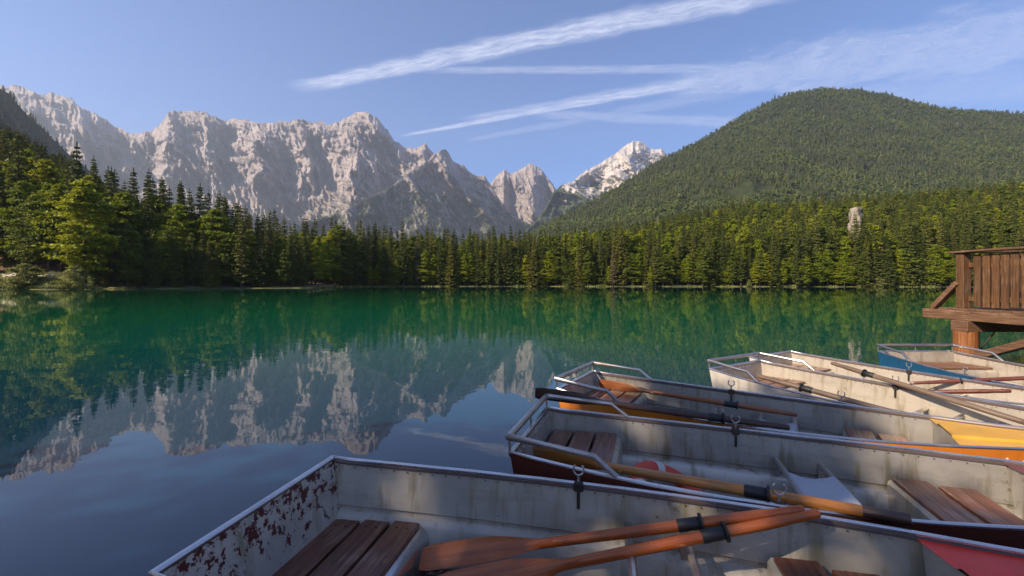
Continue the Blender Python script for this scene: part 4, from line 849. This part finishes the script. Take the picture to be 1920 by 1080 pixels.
# lifebuoy in the grey boat
def lifebuoy():
    root, zg, b = B2; e = empty('lifebuoy', (0, 0, 0)); th = -.295
    c = Vector((.144 + math.cos(th) * .93 - math.sin(th) * .02, 3.208 + math.sin(th) * .93 + math.cos(th) * .02, .215)); e.location = c; e.rotation_euler = (R(10), R(26), th)
    tag(e, 'orange red lifebuoy with pale bands leaning on the stern bench', 'lifebuoy')
    red = mat_plain('lifebuoy_red', (.62, .055, .02), .5); pale = mat_plain('lifebuoy_band', (.6, .57, .52), .6)
    def arc(a0, a1, rr, n): return [(.235 * math.cos(t), .235 * math.sin(t), 0) for t in np.linspace(a0, a1, n)]
    m = MB(); m.tube(arc(0, 2 * math.pi, 0, 41), .055, 12, False, .8); m.build('ring', red, e, smooth=True)
    for k in range(4): m = MB(); a = k * math.pi / 2 + .5; m.tube(arc(a - .13, a + .13, 0, 7), .0585, 12, True, .8); m.build('band', pale, e, smooth=True)
lifebuoy()

# ------------------------------------------------------------------ timber platform
def platform():
    e = empty('timber_platform', (8.3, 8.2, 0)); tag(e, 'brown timber platform with picket railing standing on a log pile', 'platform')
    X0 = 8.32; o = Vector((8.3, 8.2, 0)); P = lambda x, y, z: Vector((x, y, z)) - o
    def bar(name, a, b, w, h, mat, up=(0, 0, 1)): m = MB(); m.bar(P(*a), P(*b), w, h, up, .008); return m.build(name, mat, e)
    bar('beam', (X0 - .05, 9.10, 1.0), (X0 - .05, 1.6, 1.0), .13, .18, DOCKBEAM)
    for y in (8.3, 5.2, 2.2):
        m = MB(); q = P(8.28, y, 0); m.tube([q + Vector((0, 0, -1.6)), q + Vector((.0, 0, -.2)), q + Vector((.006, .0, .4)), q + Vector((0, 0, .72))], [.185, .18, .178, .176], 18); m.build('pile', LOG, e, smooth=True)
        m = MB(); q = P(8.34, y, .815); m.box(q - Vector((.19, .16, .10)), q + Vector((2.9, .16, .094)), bev=.01); m.build('cross_beam', DOCKBEAM, e)
    for x in (9.4, 10.6): bar('joist', (x, 8.9, 1.0), (x, 1.6, 1.0), .12, .17, DOCKBEAM)
    y = 8.78
    while y > 1.6: m = MB(); m.box(P(X0 - .10 + random.uniform(-.015, .015), y - .135, 1.092), P(11.2, y, 1.126), bev=.004); m.build('deck_plank', DOCKBEAM, e); y -= .145
    for y in (8.44, 6.0, 3.6, 1.8): m = MB(); m.box(P(X0 - .02, y - .075, 1.127), P(X0 + .13, y + .075, 2.15), bev=.008); m.build('post', DOCKWOOD, e)
    for x in (9.9, 11.1): m = MB(); m.box(P(x - .07, 8.37, 1.127), P(x + .07, 8.51, 2.15), bev=.008); m.build('post', DOCKWOOD, e)
    m = MB(); m.box(P(X0 - .07, 1.6, 2.152), P(X0 + .17, 8.62, 2.188), bev=.006); m.build('top_rail', DOCKBEAM, e)
    m = MB(); m.box(P(X0 + .172, 8.34, 2.153), P(11.25, 8.56, 2.190), bev=.006); m.build('top_rail', DOCKBEAM, e)
    for z in (1.30, 1.92): bar('rail', (X0 + .09, 8.36, z), (X0 + .09, 1.7, z), .05, .09, DOCKWOOD); bar('rail', (X0 + .14, 8.47, z), (11.1, 8.47, z), .05, .09, DOCKWOOD)
    y = 8.235
    while y > 1.7:
        m = MB(); t = random.uniform(-.012, .012); m.box(P(X0 + .03, y - .118, 1.165 + t), P(X0 + .056, y, 2.10 + t), bev=.004); m.build('picket', DOCKWOOD, e); y -= .153 + random.uniform(-.006, .008)
    x = 8.66
    while x < 11.1: m = MB(); t = random.uniform(-.012, .012); m.box(P(x, 8.412, 1.165 + t), P(x + .118, 8.44, 2.10 + t), bev=.004); m.build('picket', DOCKWOOD, e); x += .16
    bar('brace', (X0 + .0, 8.98, 1.10), (X0 + .0, 8.48, 1.60), .09, .12, DOCKBEAM, (1, 0, 0))
    bar('brace', (8.28, 8.16, .26), (8.28, 6.55, .95), .12, .15, DOCKBEAM, (1, 0, 0))
    m = MB(); m.tube([P(8.46, 8.25, .35), P(8.60, 8.05, .80)], .012, 6); m.build('tie_rod', DARKMETAL, e)
platform()

# ------------------------------------------------------------------ haze
def haze():
    m = bpy.data.materials.new('haze'); m.use_nodes = True; t = m.node_tree; t.nodes.clear(); o = t.nodes.new('ShaderNodeOutputMaterial'); v = t.nodes.new('ShaderNodeVolumePrincipled')
    v.inputs['Color'].default_value = (.70, .82, 1.0, 1); v.inputs['Density'].default_value = HAZE; v.inputs['Anisotropy'].default_value = .25; t.links.new(v.outputs[0], o.inputs['Volume'])
    mb = MB(); mb.box((-8200, -7400, -4.5), (8200, 7400, 2450)); ob = mb.build('haze', m); tag(ob, 'thin blue morning haze over the valley', None, None, 'stuff')
HAZE = 7.5e-5
haze()
